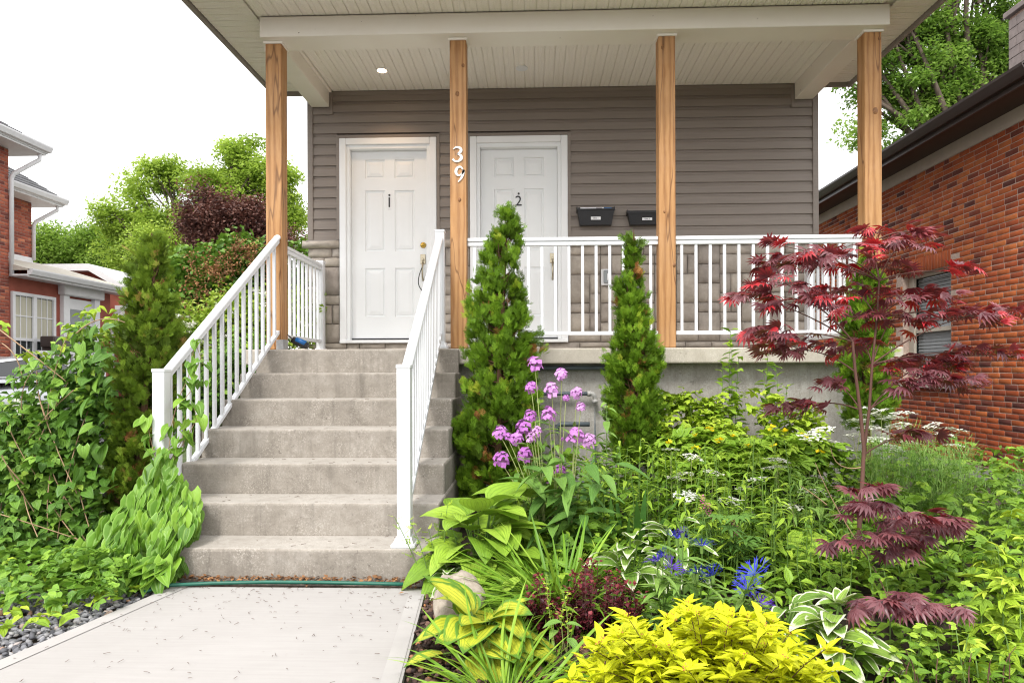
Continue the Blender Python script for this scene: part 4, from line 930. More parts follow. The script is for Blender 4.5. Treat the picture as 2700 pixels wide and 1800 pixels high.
def hip_roof(parent, x0, x1, y0, y1, z, ovh, pitch, rid=None):
    X0, X1, Y0, Y1 = x0-ovh, x1+ovh, y0-ovh, y1+ovh
    MB().box(X0, X1, Y0, Y1, z-.0, z+.035).build('eave_soffit', 'trim_white', parent)
    MB().box(X0-.02, X1+.02, Y0-.02, Y1+.02, z+.036, z+.17).build('eave_fascia', 'trim_white', parent)
    MB().prism([(X1+.02, z+.06), (X1+.09, z+.07), (X1+.13, z+.16), (X1+.13, z+.19), (X1+.02, z+.19)], Y0-.02, Y1+.04, 'y').build('gutter', 'trim_white', parent)
    h = (Y1-Y0)/2*pitch if (Y1-Y0) < (X1-X0) else (X1-X0)/2*pitch; zr = z+.2+h; ym = (Y0+Y1)/2; zz = z+.172
    if (Y1-Y0) < (X1-X0): R1, R2 = (X0+(Y1-Y0)/2, ym), (X1-(Y1-Y0)/2, ym)
    else: R1, R2 = ((X0+X1)/2, Y0+(X1-X0)/2), ((X0+X1)/2, Y1-(X1-X0)/2)
    b = [(X0-.04, Y0-.04, zz), (X1+.04, Y0-.04, zz), (X1+.04, Y1+.04, zz), (X0-.04, Y1+.04, zz), (*R1, zr), (*R2, zr)]
    if (Y1-Y0) < (X1-X0): F = [(0, 1, 5, 4), (1, 2, 5), (2, 3, 4, 5), (3, 0, 4)]
    else: F = [(0, 1, 4), (1, 2, 5, 4), (2, 3, 5), (3, 0, 4, 5)]
    rf = MB().add(b, F+[(3, 2, 1, 0)]).build('roof', 'shingle', parent)
    # shingle courses on the slope that shows
    p = [np.array(b[i]) for i in ((1, 2, 5, 4) if (Y1-Y0) >= (X1-X0) else (1, 2, 5, 5))]
    nrm = np.cross(p[1]-p[0], p[3]-p[0]); nrm /= np.linalg.norm(nrm)
    for i in range(10):
        t0, t1 = i*.05, (i+1)*.05+.012
        V = [p[0]+(p[3]-p[0])*t0+nrm*.02, p[1]+(p[2]-p[1])*t0+nrm*.02, p[1]+(p[2]-p[1])*t1+nrm*.004, p[0]+(p[3]-p[0])*t1+nrm*.004]
        V += [V[0]-nrm*.018, V[1]-nrm*.018]
        MB().add(V, [(0, 1, 2, 3), (4, 5, 1, 0)]).build('shingle_course', 'shingle', rf)
hip_roof(lh, -17, AX, 7.5, AY, ZE, .48, .62); hip_roof(lh, -17, BXW, 11.5, BYW, ZE-.55, .48, .75)
def downpipe(pts): MB().tube(pts, .045, .045, 10).build('downpipe', 'trim_white', lh, True)
downpipe([(AX+.42, AY+.36, ZE+.05), (AX+.42, AY+.36, ZE-.12), (AX+.08, AY+.06, ZE-.5), (AX+.05, AY+.03, ZE-.6), (AX+.05, AY+.03, 3.2)])
downpipe([(BXW+.40, BYW+.36, ZE-.5), (BXW+.40, BYW+.36, ZE-.65), (BXW+.07, BYW+.06, ZE-1.0), (BXW+.04, BYW+.03, ZE-1.1), (BXW+.04, BYW+.03, 3.9)])
# stucco wing
WX, W0 = AX-.05, AY+.01; W1 = UX(291, 850, WX)[1]; ZW = 3.2
aw0, aw1 = UX(28, 900, WX)[1], UX(142, 900, WX)[1]; zwt, zwb = UX(80, 775, WX)[2], UX(80, 930, WX)[2]
ad0, ad1 = UX(158, 900, WX)[1], UX(254, 900, WX)[1]; zdt = UX(205, 785, WX)[2]
MB().box(-14, WX, W0, W1, -.05, ZW).build('stucco_wall', 'stucco_red', lh)
MB().box(WX, WX+.45, W0, W1+.3, ZW-.02, ZW+.02).build('eave_soffit', 'trim_white', lh); MB().box(WX+.45, WX+.47, W0, W1+.3, ZW-.04, ZW+.1).build('eave_fascia', 'trim_white', lh)
MB().prism([(WX+.47, ZW+.0), (WX+.54, ZW+.01), (WX+.58, ZW+.1), (WX+.58, ZW+.13), (WX+.47, ZW+.13)], W0, W1+.32, 'y').build('gutter', 'trim_white', lh)
MB().add([(WX+.5, W0, ZW+.12), (WX+.5, W1+.3, ZW+.12), (BXW-.3, W1+.3, ZW+.72), (BXW-.3, W0, ZW+.72), (WX+.5, W0, ZW+.10), (WX+.5, W1+.3, ZW+.10), (BXW-.3, W1+.3, ZW+.1), (BXW-.3, W0, ZW+.1)], [(0, 1, 2, 3), (1, 5, 6, 2), (4, 0, 3, 7), (0, 4, 5, 1)]).build('roof', 'stone_sill', lh)
MB().box(BXW-.02, BXW+.03, 15.2, BYW+.02, 3.62, 3.95).build('flashing', 'trim_white', lh)
downpipe([(WX+.5, W1+.18, ZW), (WX+.5, W1+.18, ZW-.2), (WX+.1, W1+.02, ZW-.55), (WX+.05, W1+.0, ZW-.65), (WX+.05, W1, .3)])
def lwin(y0, y1, z0, z1, parent):
    f = MB().box(WX, WX+.06, y0, y1, z1-.07, z1).box(WX, WX+.06, y0, y1, z0, z0+.07).box(WX, WX+.0598, y0, y0+.07, z0+.07, z1-.07).box(WX, WX+.0598, y1-.07, y1, z0+.07, z1-.07).build('window', 'trim_white', parent)
    ym = (y0+y1)/2; MB().box(WX, WX+.055, ym-.05, ym+.05, z0+.07, z1-.07).build('mullion', 'trim_white', f)
    for a, b in ((y0+.07, ym-.05), (ym+.05, y1-.07)):
        zm = z0+(z1-z0)*.42
        MB().box(WX+.004, WX+.012, a, b, z0+.07, z1-.07).build('pane', 'pane_glass', f); MB().box(WX+.0125, WX+.016, a+.02, b-.02, zm, z1-.09).build('blind', 'curtain', f)
        MB().box(WX+.02, WX+.05, a, b, zm-.03, zm+.03).build('sash_bar', 'trim_white', f)
        for q in (1/3, 2/3): MB().box(WX+.018, WX+.03, a+(b-a)*q-.01, a+(b-a)*q+.01, z0+.07, z1-.07).build('glazing_bar', 'trim_white', f)
        MB().box(WX+.0182, WX+.0298, a, b, (zm+z1)/2-.012, (zm+z1)/2+.012).build('glazing_bar', 'trim_white', f)
lwin(aw0, aw1, zwb-.45, zwt, lh)
dd_ = MB().box(WX, WX+.10, ad0, ad0+.2, -.03, zdt).box(WX, WX+.10, ad1-.2, ad1, -.03, zdt).build('door', 'trim_white', lh)
MB().box(WX, WX+.18, ad0-.08, ad1+.08, zdt+.001, zdt+.26).build('door_hood', 'trim_white', dd_, bevel=.03)
MB().box(WX, WX+.03, ad0+.2, ad1-.2, .2, zdt-.05).build('door_slab', 'trim_white', dd_)
MB().box(WX+.031, WX+.035, ad0+.32, ad1-.35, .95, zdt-.3).build('pane', 'blind', dd_)
for q in (.33, .66): MB().box(WX+.036, WX+.042, ad0+.32, ad1-.35, .95+(zdt-1.25)*q-.012, .95+(zdt-1.25)*q+.012).build('glazing_bar', 'trim_white', dd_)
# rear gable wing
gy = 18.6; ap = UY(232, 695, gy); er = UY(345, 763, gy)
xl_ = ap[0]-2.4
MB().add([(xl_, gy+.3, -.05), (er[0]-.35, gy+.3, -.05), (er[0]-.35, gy+.3, er[2]), (ap[0], gy+.3, ap[2]-.15), (xl_, gy+.3, ap[2]-.15), (er[0]-.35, 26, -.05), (er[0]-.35, 26, er[2])], [(0, 1, 2, 3, 4), (1, 5, 6, 2)]).build('stucco_wall', 'stucco_red', lh)
MB().add([(xl_, gy, ap[2]), (ap[0], gy, ap[2]), (er[0], gy, er[2]), (er[0], gy, er[2]-.17), (ap[0], gy, ap[2]-.19), (xl_, gy, ap[2]-.19), (ap[0], 26, ap[2]), (er[0], 26, er[2]), (xl_, 26, ap[2]), (er[0], 26, er[2]-.17), (ap[0], gy+.35, ap[2]-.19), (er[0], gy+.35, er[2]-.17), (xl_, gy+.35, ap[2]-.19)],
         [(5, 4, 1, 0), (4, 3, 2, 1), (1, 2, 7, 6), (0, 1, 6, 8), (2, 3, 9, 7), (3, 4, 10, 11), (4, 5, 12, 10)]).build('gable_eave', 'trim_white', lh)
wz = UY(340, 845, gy); MB().box(er[0]-.62, er[0]-.36, gy+.26, gy+.299, wz[2]-.35, wz[2]+.45).build('side_window', 'trim_white', lh)
# small white porch rail and a brown bench below the window
pr_ = thing('white_balustrade', (WX+.7, 14.9, 0), 'low white balustrade below the stucco wing window', 'balustrade')
zb = UX(80, 925, WX+.65)[2]
MB().box(WX+.62, WX+.68, 14.1, 16.4, zb-.04, zb+.02).build('top_rail', 'trim_white', pr_)
for i in range(14): MB().box(WX+.63, WX+.67, 14.2+i*.16, 14.27+i*.16, .0, zb-.041).build('baluster', 'trim_white', pr_)
zb2 = UX(100, 890, WX+.35)[2]
tag(MB().box(WX+.2, WX+.53, 14.75, 15.55, zb2-.2, zb2+.05).box(WX+.21, WX+.52, 14.8, 14.88, 0, zb2-.2).box(WX+.21, WX+.52, 15.42, 15.5, 0, zb2-.2).build('porch_bench', 'gutter_brown', None, bevel=.03), 'dark brown bench back seen below the stucco wing window', 'bench')
# silver car in the driveway
CXP = -9.15
car = thing('parked_car', (CXP, 10.6, -.03), 'silver car parked in the driveway behind the vines', 'car')
def car_section(y, hw, zlist): return [(y, hw, z) for z in zlist]
secs = [(-2.25, .70, .62, .72, .80), (-2.1, .82, .35, .80, .86), (-1.3, .88, .28, .88, .95), (-.75, .89, .26, .92, 1.0), (0, .90, .26, .94, 1.02), (.9, .90, .26, .96, 1.04), (1.5, .89, .28, .98, 1.05), (2.05, .84, .38, .98, 1.06), (2.25, .74, .55, .92, 1.0)]
V = []; F = []
for (y, hw, zb_, zs_, zt_) in secs:
    ring = [(-hw*.9, zb_), (-hw, zb_+.12), (-hw, zs_-.1), (-hw*.93, zt_), (hw*.93, zt_), (hw, zs_-.1), (hw, zb_+.12), (hw*.9, zb_)]
    V += [(CXP+x, 10.7+y, z-.03) for x, z in ring]
for i in range(len(secs)-1): F += [(i*8+j, i*8+(j+1) % 8, (i+1)*8+(j+1) % 8, (i+1)*8+j) for j in range(8)]
F += [tuple(range(7, -1, -1)), tuple(range(len(V)-8, len(V)))]
o = MB().add(V, F).build('car_body', 'car_silver', car, True); o.modifiers.new('s', 'SUBSURF').render_levels = 2
cs = [(-1.15, .80, 1.0), (-.45, .68, 1.34), (.3, .66, 1.43), (1.0, .66, 1.41), (1.55, .66, 1.32), (2.05, .76, 1.05)]
V = []; F = []
for (y, hw, zt_) in cs:
    V += [(CXP-.84, 10.7+y*1.0, .98), (CXP-hw, 10.7+y, zt_-.05), (CXP-hw*.7, 10.7+y, zt_), (CXP+hw*.7, 10.7+y, zt_), (CXP+hw, 10.7+y, zt_-.05), (CXP+.84, 10.7+y, .98)]
for i in range(len(cs)-1): F += [(i*6+j, i*6+j+1, (i+1)*6+j+1, (i+1)*6+j) for j in range(5)]
o = MB().add(V, F).build('car_roof', 'car_silver', car, True); o.modifiers.new('s', 'SUBSURF').render_levels = 2
def side_glass(sx, pts):
    P = [(CXP+sx*(.845-(z-.98)*.40), 10.7+y, z) for y, z in pts]
    MB().add(P, [tuple(range(len(P)))]).build('side_window', 'car_glass', car)
    MB().tube(P+[P[0]], .012, .012, 6).build('window_trim', 'chrome', car, True)
for sx in (1, -1):
    side_glass(sx, [(-.75, 1.06), (-.35, 1.29), (.35, 1.355), (.38, 1.06)]); side_glass(sx, [(.45, 1.06), (.43, 1.355), (1.1, 1.33), (1.55, 1.17), (1.5, 1.08)])
for y in (-1.35, 1.4):
    for sx in (-1, 1):
        x = CXP+sx*.80; wq = MB().tube([(x-.11, 10.7+y, .29), (x+.11, 10.7+y, .29)], .33, .33, 24).build('wheel', 'tyre', car, True)
        MB().tube([(x+sx*.112, 10.7+y, .29), (x+sx*.118, 10.7+y, .29)], .21, .2, 20).build('rim', 'chrome', wq)
for sx in (-1, 1): MB().box(CXP+sx*.62-.12, CXP+sx*.62+.12, 10.7+2.16, 10.7+2.24, .75, .88).build('tail_light', 'fl_pink', car, bevel=.02)
# white picket fence under the vines
pf = thing('picket_fence', (-3.6, 4.75, -.03), 'weathered white picket fence buried under vines', 'fence')
FY = 4.72
for i in range(16):
    x = -2.72-i*.135
    hgt_ = .92+U(-.01, .01); w_ = .044
    MB().prism([(x-w_, -.02), (x+w_, -.02), (x+w_, hgt_), (x, hgt_+.07), (x-w_, hgt_)], FY-.011, FY+.011, 'y').build('picket', 'fence_white', pf)
for zz in (.25, .75): MB().box(-4.9, -2.6, FY+.012, FY+.05, zz-.04, zz+.04).build('fence_rail', 'fence_white', pf)

# ================================================================== TREES AND SHRUBS
def px2m(Yd): return Yd/FPX
def clumped(blobs, Yd, nclump, per, size, spread, flat=.8, tintj=.2):
    """points of leaf clumps inside blobs given as (px,py,rx,ry[,Y])"""
    loc = []; tn = []; cen = []
    wts = np.array([b[2]*b[3] for b in blobs], float); wts /= wts.sum()
    for k in rng.choice(len(blobs), nclump, p=wts):
        b = blobs[k]; Yb = b[4] if len(b) > 4 else Yd; c = UY(b[0], b[1], Yb); m_ = px2m(Yb)
        d = rng.normal(size=3); d /= np.linalg.norm(d); r = U(.25, 1)**.45
        q = c+d*r*np.array([b[2]*m_, b[2]*m_*.75, b[3]*m_]); cen.append(q)
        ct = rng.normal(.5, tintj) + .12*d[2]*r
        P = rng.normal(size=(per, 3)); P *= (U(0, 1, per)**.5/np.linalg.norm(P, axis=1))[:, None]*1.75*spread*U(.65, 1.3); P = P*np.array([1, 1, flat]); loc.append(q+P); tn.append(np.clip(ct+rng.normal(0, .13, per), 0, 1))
    return np.concatenate(loc), np.concatenate(tn), np.array(cen)
def limb(tb, a, b, r0, r1, sag=.15, k=5):
    a = np.array(a); b = np.array(b); mid = (a+b)/2+np.array([U(-1, 1), U(-1, 1), U(-.2, 1)])*sag*np.linalg.norm(b-a); tb.add(bez(a, mid, b, 6), r0, r1, k)
def tree(name, label, cat, mat, blobs, Yd, nclump, per, lsize, spread, trunk, tr, group=None, bark='bark', tintj=.2, protos=None, flat=.8, nl=14, fol='crown'):
    """trunk: (px, py of the fork)"""
    f = UY(trunk[0], trunk[1], Yd); base = np.array([f[0]+U(-.2, .2), f[1], G(f[0], f[1])])
    th_ = thing(name, tuple(base), label, cat, group)
    loc, tn, cen = clumped(blobs, Yd, nclump, per, lsize, spread, flat, tintj); n = len(loc)
    tb = Tubes(); tb.add(bez(base-[0, 0, .2], (base+f)/2+[.1*tr*8, 0, 0], f, 8), tr, tr*.65, 8)
    sel = cen[rng.choice(len(cen), min(nl, len(cen)), replace=False)]
    for q in sel:
        limb(tb, f-[0, 0, U(0, .4)*(f[2]-base[2])], q, tr*.42, tr*.08)
        near = cen[np.argsort(((cen-q)**2).sum(1))[1:6]]
        for e in near: limb(tb, q+(f-q)*U(.1, .45), e, tr*.16, tr*.04, k=4)
    tb.build('trunk', bark, th_)
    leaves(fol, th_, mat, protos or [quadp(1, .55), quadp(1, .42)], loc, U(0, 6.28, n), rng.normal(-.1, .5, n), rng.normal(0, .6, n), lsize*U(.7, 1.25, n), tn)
    return th_
tree('broadleaf_tree', 'tall bright green tree rising behind the lilac and first post', 'tree', 'lf_tree_bright',
     [(600, 455, 95, 85), (680, 500, 90, 100), (540, 520, 90, 80), (410, 490, 75, 70), (330, 560, 55, 60), (420, 590, 95, 70), (520, 620, 130, 60), (300, 640, 60, 60), (650, 620, 110, 80), (760, 520, 50, 90), (780, 620, 45, 80), (640, 400, 45, 40)],
     26, 150, 390, .155, .42, (560, 780), .28, 'background trees', tintj=.22, nl=30, flat=.6)
tree('broadleaf_tree', 'mid green tree standing behind the roof of the stucco wing', 'tree', 'lf_tree_mid',
     [(110, 660, 55, 60), (190, 650, 80, 60), (260, 665, 80, 55), (330, 660, 50, 60), (170, 720, 110, 50), (300, 730, 90, 60), (390, 700, 60, 60)], 31, 110, 420, .16, .5, (220, 800), .26, 'background trees', nl=18)
tree('broadleaf_tree', 'pale yellow green tree between the stucco wing and the purple tree', 'tree', 'lf_shrub_lime',
     [(420, 650, 70, 45), (470, 690, 80, 50), (400, 720, 60, 55), (430, 790, 70, 60)], 22, 80, 300, .10, .33, (430, 880), .16, 'background trees')
tree('purple_maple_tree', 'dark purple leaved tree behind the first timber post', 'tree', 'lf_tree_purple',
     [(545, 545, 60, 45), (600, 585, 85, 50), (660, 590, 70, 55), (620, 650, 90, 45), (700, 640, 60, 45), (560, 620, 60, 40), (775, 650, 45, 50), (510, 590, 40, 30)], 18, 100, 330, .095, .27, (620, 760), .14, 'background trees')
tree('broadleaf_tree', 'large leafy green tree with grey limbs behind the brick house', 'tree', 'lf_tree_right',
     [(2330, 110, 90, 90), (2420, 60, 110, 90), (2560, 50, 120, 90), (2430, 200, 120, 80), (2560, 180, 110, 90), (2320, 280, 80, 90), (2420, 330, 90, 80), (2640, 120, 70, 90), (2280, 380, 40, 50), (2500, 290, 90, 70), (2240, 330, 22, 40), (2215, 225, 14, 22), (2450, -120, 220, 110), (2360, 420, 50, 50)],
     19, 170, 300, .13, .30, (2600, 420), .30, 'background trees', nl=30)
lil = tree('lilac_bush', 'green lilac bush topped with faded brown flower heads', 'bush', 'lf_lilac',
     [(540, 710, 80, 50), (640, 690, 80, 60), (480, 770, 70, 70), (570, 780, 100, 70), (690, 730, 60, 80), (800, 700, 50, 60), (650, 800, 90, 80), (500, 860, 80, 70), (780, 800, 60, 80)], 9.2, 210, 60, .085, .16, (600, 1000), .05, bark='bark', protos=[leaf_proto('heart', 1, .75, 2, 2, .5, .3)], nl=22)
loc, tn, cen = clumped([(480, 745, 55, 25), (540, 690, 75, 25), (640, 650, 70, 35), (700, 690, 50, 40), (600, 740, 90, 45), (520, 800, 60, 50), (690, 640, 25, 20)], 8.6, 60, 34, .03, .055, 1.5)
leaves('faded_flowers', lil, 'fl_brown', [quadp(1, .7)], loc, U(0, 6.28, len(loc)), rng.normal(0, .8, len(loc)), U(-1, 1, len(loc)), .035, tn)
nb = tree('ninebark_shrub', 'yellow green shrub with white flower heads behind the left stair railing', 'shrub', 'lf_shrub_lime',
     [(500, 880, 70, 70), (590, 870, 90, 80), (680, 880, 70, 90), (790, 830, 40, 90), (560, 960, 110, 70), (500, 1030, 80, 70), (800, 900, 30, 40), (640, 790, 70, 40)], 7.3, 170, 60, .06, .13, (590, 1090), .03, protos=[leaf_proto('ovate', 1, .7, 2, 2, .4, .2)], nl=20)
loc, tn, cen = clumped([(560, 850, 120, 70), (660, 820, 90, 60), (500, 930, 70, 60), (790, 810, 40, 70)], 7.0, 44, 30, .02, .028, .5)
leaves('flower_heads', nb, 'fl_white', [quadp(1, .8)], loc, U(0, 6.28, len(loc)), rng.normal(.3, .4, len(loc)), U(-1, 1, len(loc)), .022, tn)
tree('dark_shrub', 'dark green shrub low behind the stair railing', 'shrub', 'lf_vine', [(470, 1060, 70, 80), (560, 1040, 90, 80), (430, 960, 60, 90), (650, 980, 80, 80)], 6.4, 120, 60, .07, .13, (540, 1190), .03, protos=[leaf_proto('ovate', 1, .6, 2, 2, .4, .2)])

SPR = [cedar_spray(i) for i in range(5)]
def cedar(label, rows, Yd, n, mat='lf_cedar', size=.085, zb=None, density_low=1.0):
    n = int(n*1.36)
    """rows: (py, px left, px right) from the top down"""
    rows = np.array(rows, float); zs = np.array([UY(r[1], r[0], Yd)[2] for r in rows]); xl = np.array([UY(r[1], r[0], Yd)[0] for r in rows]); xr = np.array([UY(r[2], r[0], Yd)[0] for r in rows])
    cx, rr_ = (xl+xr)/2, (xr-xl)/2; base = np.array([cx[-1], Yd, G(cx[-1], Yd)])
    th_ = thing('cedar_shrub', tuple(base), label, 'cedar', 'columnar cedars')
    o_ = np.argsort(zs); zs, cx, rr_ = zs[o_], cx[o_], rr_[o_]
    zg = np.linspace(zs[0], zs[-1], 200); wr = np.interp(zg, zs, rr_)+.03; wr /= wr.sum()
    npl = n//22; z = rng.choice(zg, npl, p=wr); ph = U(0, 6.28, npl); R = np.interp(z, zs, rr_); C_ = np.interp(z, zs, cx); loc = []; HD = []; PT = []; TI = []
    c = U(0, 6.28, 6); lump = np.sin(ph*3+z*5+c[0])*np.sin(z*9+c[1])
    for k in range(npl):
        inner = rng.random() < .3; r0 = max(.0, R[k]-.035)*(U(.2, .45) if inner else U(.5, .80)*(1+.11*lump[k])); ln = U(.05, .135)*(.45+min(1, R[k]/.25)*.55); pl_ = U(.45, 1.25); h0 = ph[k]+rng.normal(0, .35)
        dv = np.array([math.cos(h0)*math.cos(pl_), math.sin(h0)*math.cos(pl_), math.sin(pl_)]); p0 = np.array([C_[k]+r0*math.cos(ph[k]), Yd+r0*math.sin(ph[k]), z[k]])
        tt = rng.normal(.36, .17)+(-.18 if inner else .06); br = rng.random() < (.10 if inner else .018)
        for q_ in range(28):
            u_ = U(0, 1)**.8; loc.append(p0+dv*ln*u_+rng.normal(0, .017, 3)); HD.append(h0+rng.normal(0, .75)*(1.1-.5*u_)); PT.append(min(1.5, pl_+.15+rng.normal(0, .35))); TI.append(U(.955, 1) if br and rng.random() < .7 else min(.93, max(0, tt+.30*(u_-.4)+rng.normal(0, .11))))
    n = len(loc)
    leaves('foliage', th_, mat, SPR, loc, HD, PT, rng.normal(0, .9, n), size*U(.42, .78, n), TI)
    tb = Tubes(); tb.add([(cx[0], Yd, base[2]-.05), (np.interp(zs[0]+.5*(zs[-1]-zs[0]), zs, cx), Yd, zs[0]+.5*(zs[-1]-zs[0])), (cx[-1], Yd, zs[-1]-.05)], .035, .004, 7)
    for i in range(90):
        z0 = U(zs[0]+.05, zs[-1]-.1); a = U(0, 6.28); q = np.interp(z0+.1, zs, rr_)*.75; x0 = np.interp(z0, zs, cx)
        tb.add([(x0, Yd, z0), (x0+q*.6*math.cos(a), Yd+q*.6*math.sin(a), z0+.05), (x0+q*math.cos(a), Yd+q*math.sin(a), z0+.14)], .008, .002, 4)
    tb.build('trunk', 'bark_cedar', th_); return th_
cedar('tall dense green cedar standing beside the steps in front of door two', [(562, 1330, 1346), (600, 1314, 1364), (640, 1300, 1372), (680, 1268, 1376), (740, 1250, 1384), (800, 1240, 1402), (860, 1228, 1416), (930, 1218, 1420), (1010, 1206, 1430), (1100, 1192, 1430), (1200, 1184, 1432), (1330, 1190, 1430)], 5.05, 8200)
for px_, py_ in ((1288, 640),): pass
cedar('slender green cedar growing in front of the third post', [(618, 1660, 1682), (660, 1648, 1686), (700, 1640, 1684), (735, 1642, 1700), (780, 1628, 1698), (840, 1622, 1706), (900, 1608, 1726), (960, 1594, 1748), (1020, 1592, 1754), (1090, 1594, 1752), (1160, 1604, 1742), (1230, 1612, 1735)], 5.2, 5600)
cedar('old yellowish green cedar beside the left stair railing', [(628, 402, 420), (670, 385, 432), (720, 342, 440), (790, 345, 456), (850, 330, 478), (920, 312, 488), (1000, 300, 478), (1080, 302, 452), (1160, 300, 440), (1250, 280, 425), (1330, 270, 420), (1400, 275, 415)], 4.55, 6800, 'lf_cedar_old', .08)
cedar('small green cedar behind the red maple trunk', [(680, 2282, 2300), (740, 2255, 2322), (820, 2235, 2335), (900, 2215, 2345), (980, 2200, 2350), (1060, 2215, 2352), (1130, 2230, 2350)], 5.25, 4200)

# ------------------------------------------------------------------ vines on the fence
LIM = 300
vb = [(50, 1110, 95, 60, 4.5), (165, 1030, 85, 80, 4.55), (225, 930, 55, 70, 4.6), (255, 1060, 50, 120, 4.5), (130, 1190, 120, 90, 4.45), (40, 1290, 110, 110, 4.35), (190, 1290, 85, 120, 4.4), (90, 1400, 120, 80, 4.25), (215, 1420, 80, 90, 4.3), (20, 1450, 60, 60, 4.1)]
vn = thing('fence_vine', (-3.5, 4.5, -.03), 'dense dark green vine swallowing the white picket fence', 'vine')
loc, tn, cen = clumped(vb, 4.45, 300, 14, .06, .08, .9, .2)
n = len(loc); hd = -np.pi/2+rng.normal(0, .9, n); VL = [leaf_proto('ovate', 1, .72, 3, 2, .5, .25), trefoil(.8, .5, 3, 1.0, 'ovate')]
leaves('foliage', vn, 'lf_vine', VL, loc, hd, rng.normal(-.35, .35, n), rng.normal(0, .4, n), U(.05, .085, n), np.clip(tn-.02, 0, .93), smooth=True)
lm = leaf_meshes('leaf', 'lf_vine', [trefoil(.8, .5, 3, 1.0, 'ovate'), leaf_proto('ovate', 1, .75, 3, 2, .5, .25)], (.3, .5, .65, .8))
ix = rng.choice(len(cen), 170, replace=False); q = cen[ix]+np.array([0, -.16, .02]); n = len(q)
leaf_objs('leaf', vn, lm, q, -np.pi/2+rng.normal(0, .7, n), rng.normal(-.3, .25, n), rng.normal(0, .3, n), U(.07, .10, n))
tb = Tubes()
for i in range(26):
    a = cen[rng.integers(len(cen))]; b = cen[rng.integers(len(cen))]
    if np.linalg.norm(a-b) < .9: tb.add(bez(a+[0, -.12, 0], (a+b)/2+[0, -.22, .05], b+[0, -.14, 0], 7), .004, .003, 4)
for (p0, p1, p2) in (((0, 870), (120, 960), (180, 1010)), ((150, 1160), (130, 1200), (105, 1260)), ((200, 880), (260, 820), (330, 850)), ((60, 1000), (50, 930), (5, 905))):
    tb.add(bez(UY(*p0, 4.4), UY(*p1, 4.35), UY(*p2, 4.4), 8), .005, .003, 5)
tb.build('stems', 'stem_dry', vn)
# shoots reaching out at the top
sh = [(215, 830), (250, 820), (300, 850), (5, 865), (60, 930), (110, 940), (190, 870), (280, 880), (310, 830), (160, 905)]
loc = np.array([UY(px+U(-18, 18), py+U(-14, 14), 4.55+U(-.1, .1)) for px, py in sh for _ in range(7)]); n = len(loc)
leaves('young_leaves', vn, 'lf_lime', [leaf_proto('heart', 1, .7, 3, 2, .4, .3, 0, .1)], loc, U(0, 6.28, n), rng.normal(-.3, .4, n), rng.normal(0, .4, n), U(.04, .075, n), U(.2, .9, n))
HEART = [leaf_proto('heart', 1, .80, 5, 4, c_, .18, .012, .20) for c_ in (.25, .55, .85)]
bwd = thing('bindweed_vine', (-2.95, 4.3, -.03), 'large heart shaped leaves climbing the fence beside the old cedar', 'vine', 'bindweed')
hm = leaf_meshes('leaf', 'lf_vine', HEART, (.25, .4, .55, .7))
hp_ = [(262, 990), (232, 1050), (285, 930), (250, 870), (215, 940), (190, 965), (240, 1120), (270, 1180), (215, 1180), (285, 1100), (255, 1240), (290, 1290), (260, 1330), (230, 1290), (245, 1400), (285, 1370), (300, 1230), (205, 900), (265, 905), (160, 1040), (285, 1030), (240, 1000), (175, 1100), (300, 860), (225, 1350), (265, 1440), (200, 1240)]
q = np.array([UY(px+U(-8, 8), py+U(-8, 8), 4.28+U(-.08, .06)) for px, py in hp_]+[UY(U(195, 300), U(860, 1450), 4.36) for _ in range(10)]); n = len(q)
leaf_objs('leaf', bwd, hm, q, -np.pi/2+rng.normal(0, .55, n), rng.normal(-.75, .35, n), rng.normal(0, .5, n), U(.08, .135, n))
# bindweed mound over the left end of the steps
mnd = thing('bindweed_mound', (-2.15, 3.75, 0), 'bright green bindweed mound spilling over the left end of the steps', 'vine', 'bindweed')
HEART2 = [leaf_proto('heart', 1, w_, 6, 4, c_, f_, .012, .26) for c_, w_, f_ in ((.2, .80, .30), (.5, .72, .12), (.9, .66, .35), (-.2, .76, .2))]
hm2 = leaf_meshes('leaf', 'lf_bindweed', HEART2, (.12, .25, .4, .55, .75))
def mound_Y(px, py):
    t = np.clip((py-1190)/360, 0, 1); return 4.02-.42*t**1.3-.10*np.sin(np.clip((px-250)/270, 0, 1)*np.pi)*t
pts = []; tries = 0
def inmound(px, py):
    top = np.interp(px, [120, 230, 300, 350, 400, 440, 480, 515], [1500, 1450, 1370, 1330, 1240, 1200, 1280, 1330]); bot = np.interp(px, [120, 230, 300, 360, 400, 440, 480, 515], [1570, 1585, 1570, 1560, 1560, 1530, 1470, 1400]); return top < py < bot
while len(pts) < 235:
    px, py = U(120, 516), U(1195, 1585)
    if not inmound(px, py): continue
    if all((px-a)**2+(py-b)**2 > 11**2 for a, b in pts) or tries > 9000: pts.append((px, py))
    tries += 1
pts.sort(key=lambda p: p[1])
q = []; sl = []
for i, (px, py) in enumerate(pts):
    p = UY(px, py-22, mound_Y(px, py)+.02+U(-.02, .02)); p[2] = max(p[2], G(p[0], p[1])+.05); q.append(p); sl.append(-1.15 if py < 1500 else -.45)
q = np.array(q); n = len(q); cxm = np.array([p[0] for p in pts])
leaf_objs('leaf', mnd, hm2, q, -np.pi/2+(cxm-400)/300*.6+rng.normal(0, .42, n), np.array(sl)+rng.normal(.12, .26, n), rng.normal(0, .32, n), U(.07, .14, n))
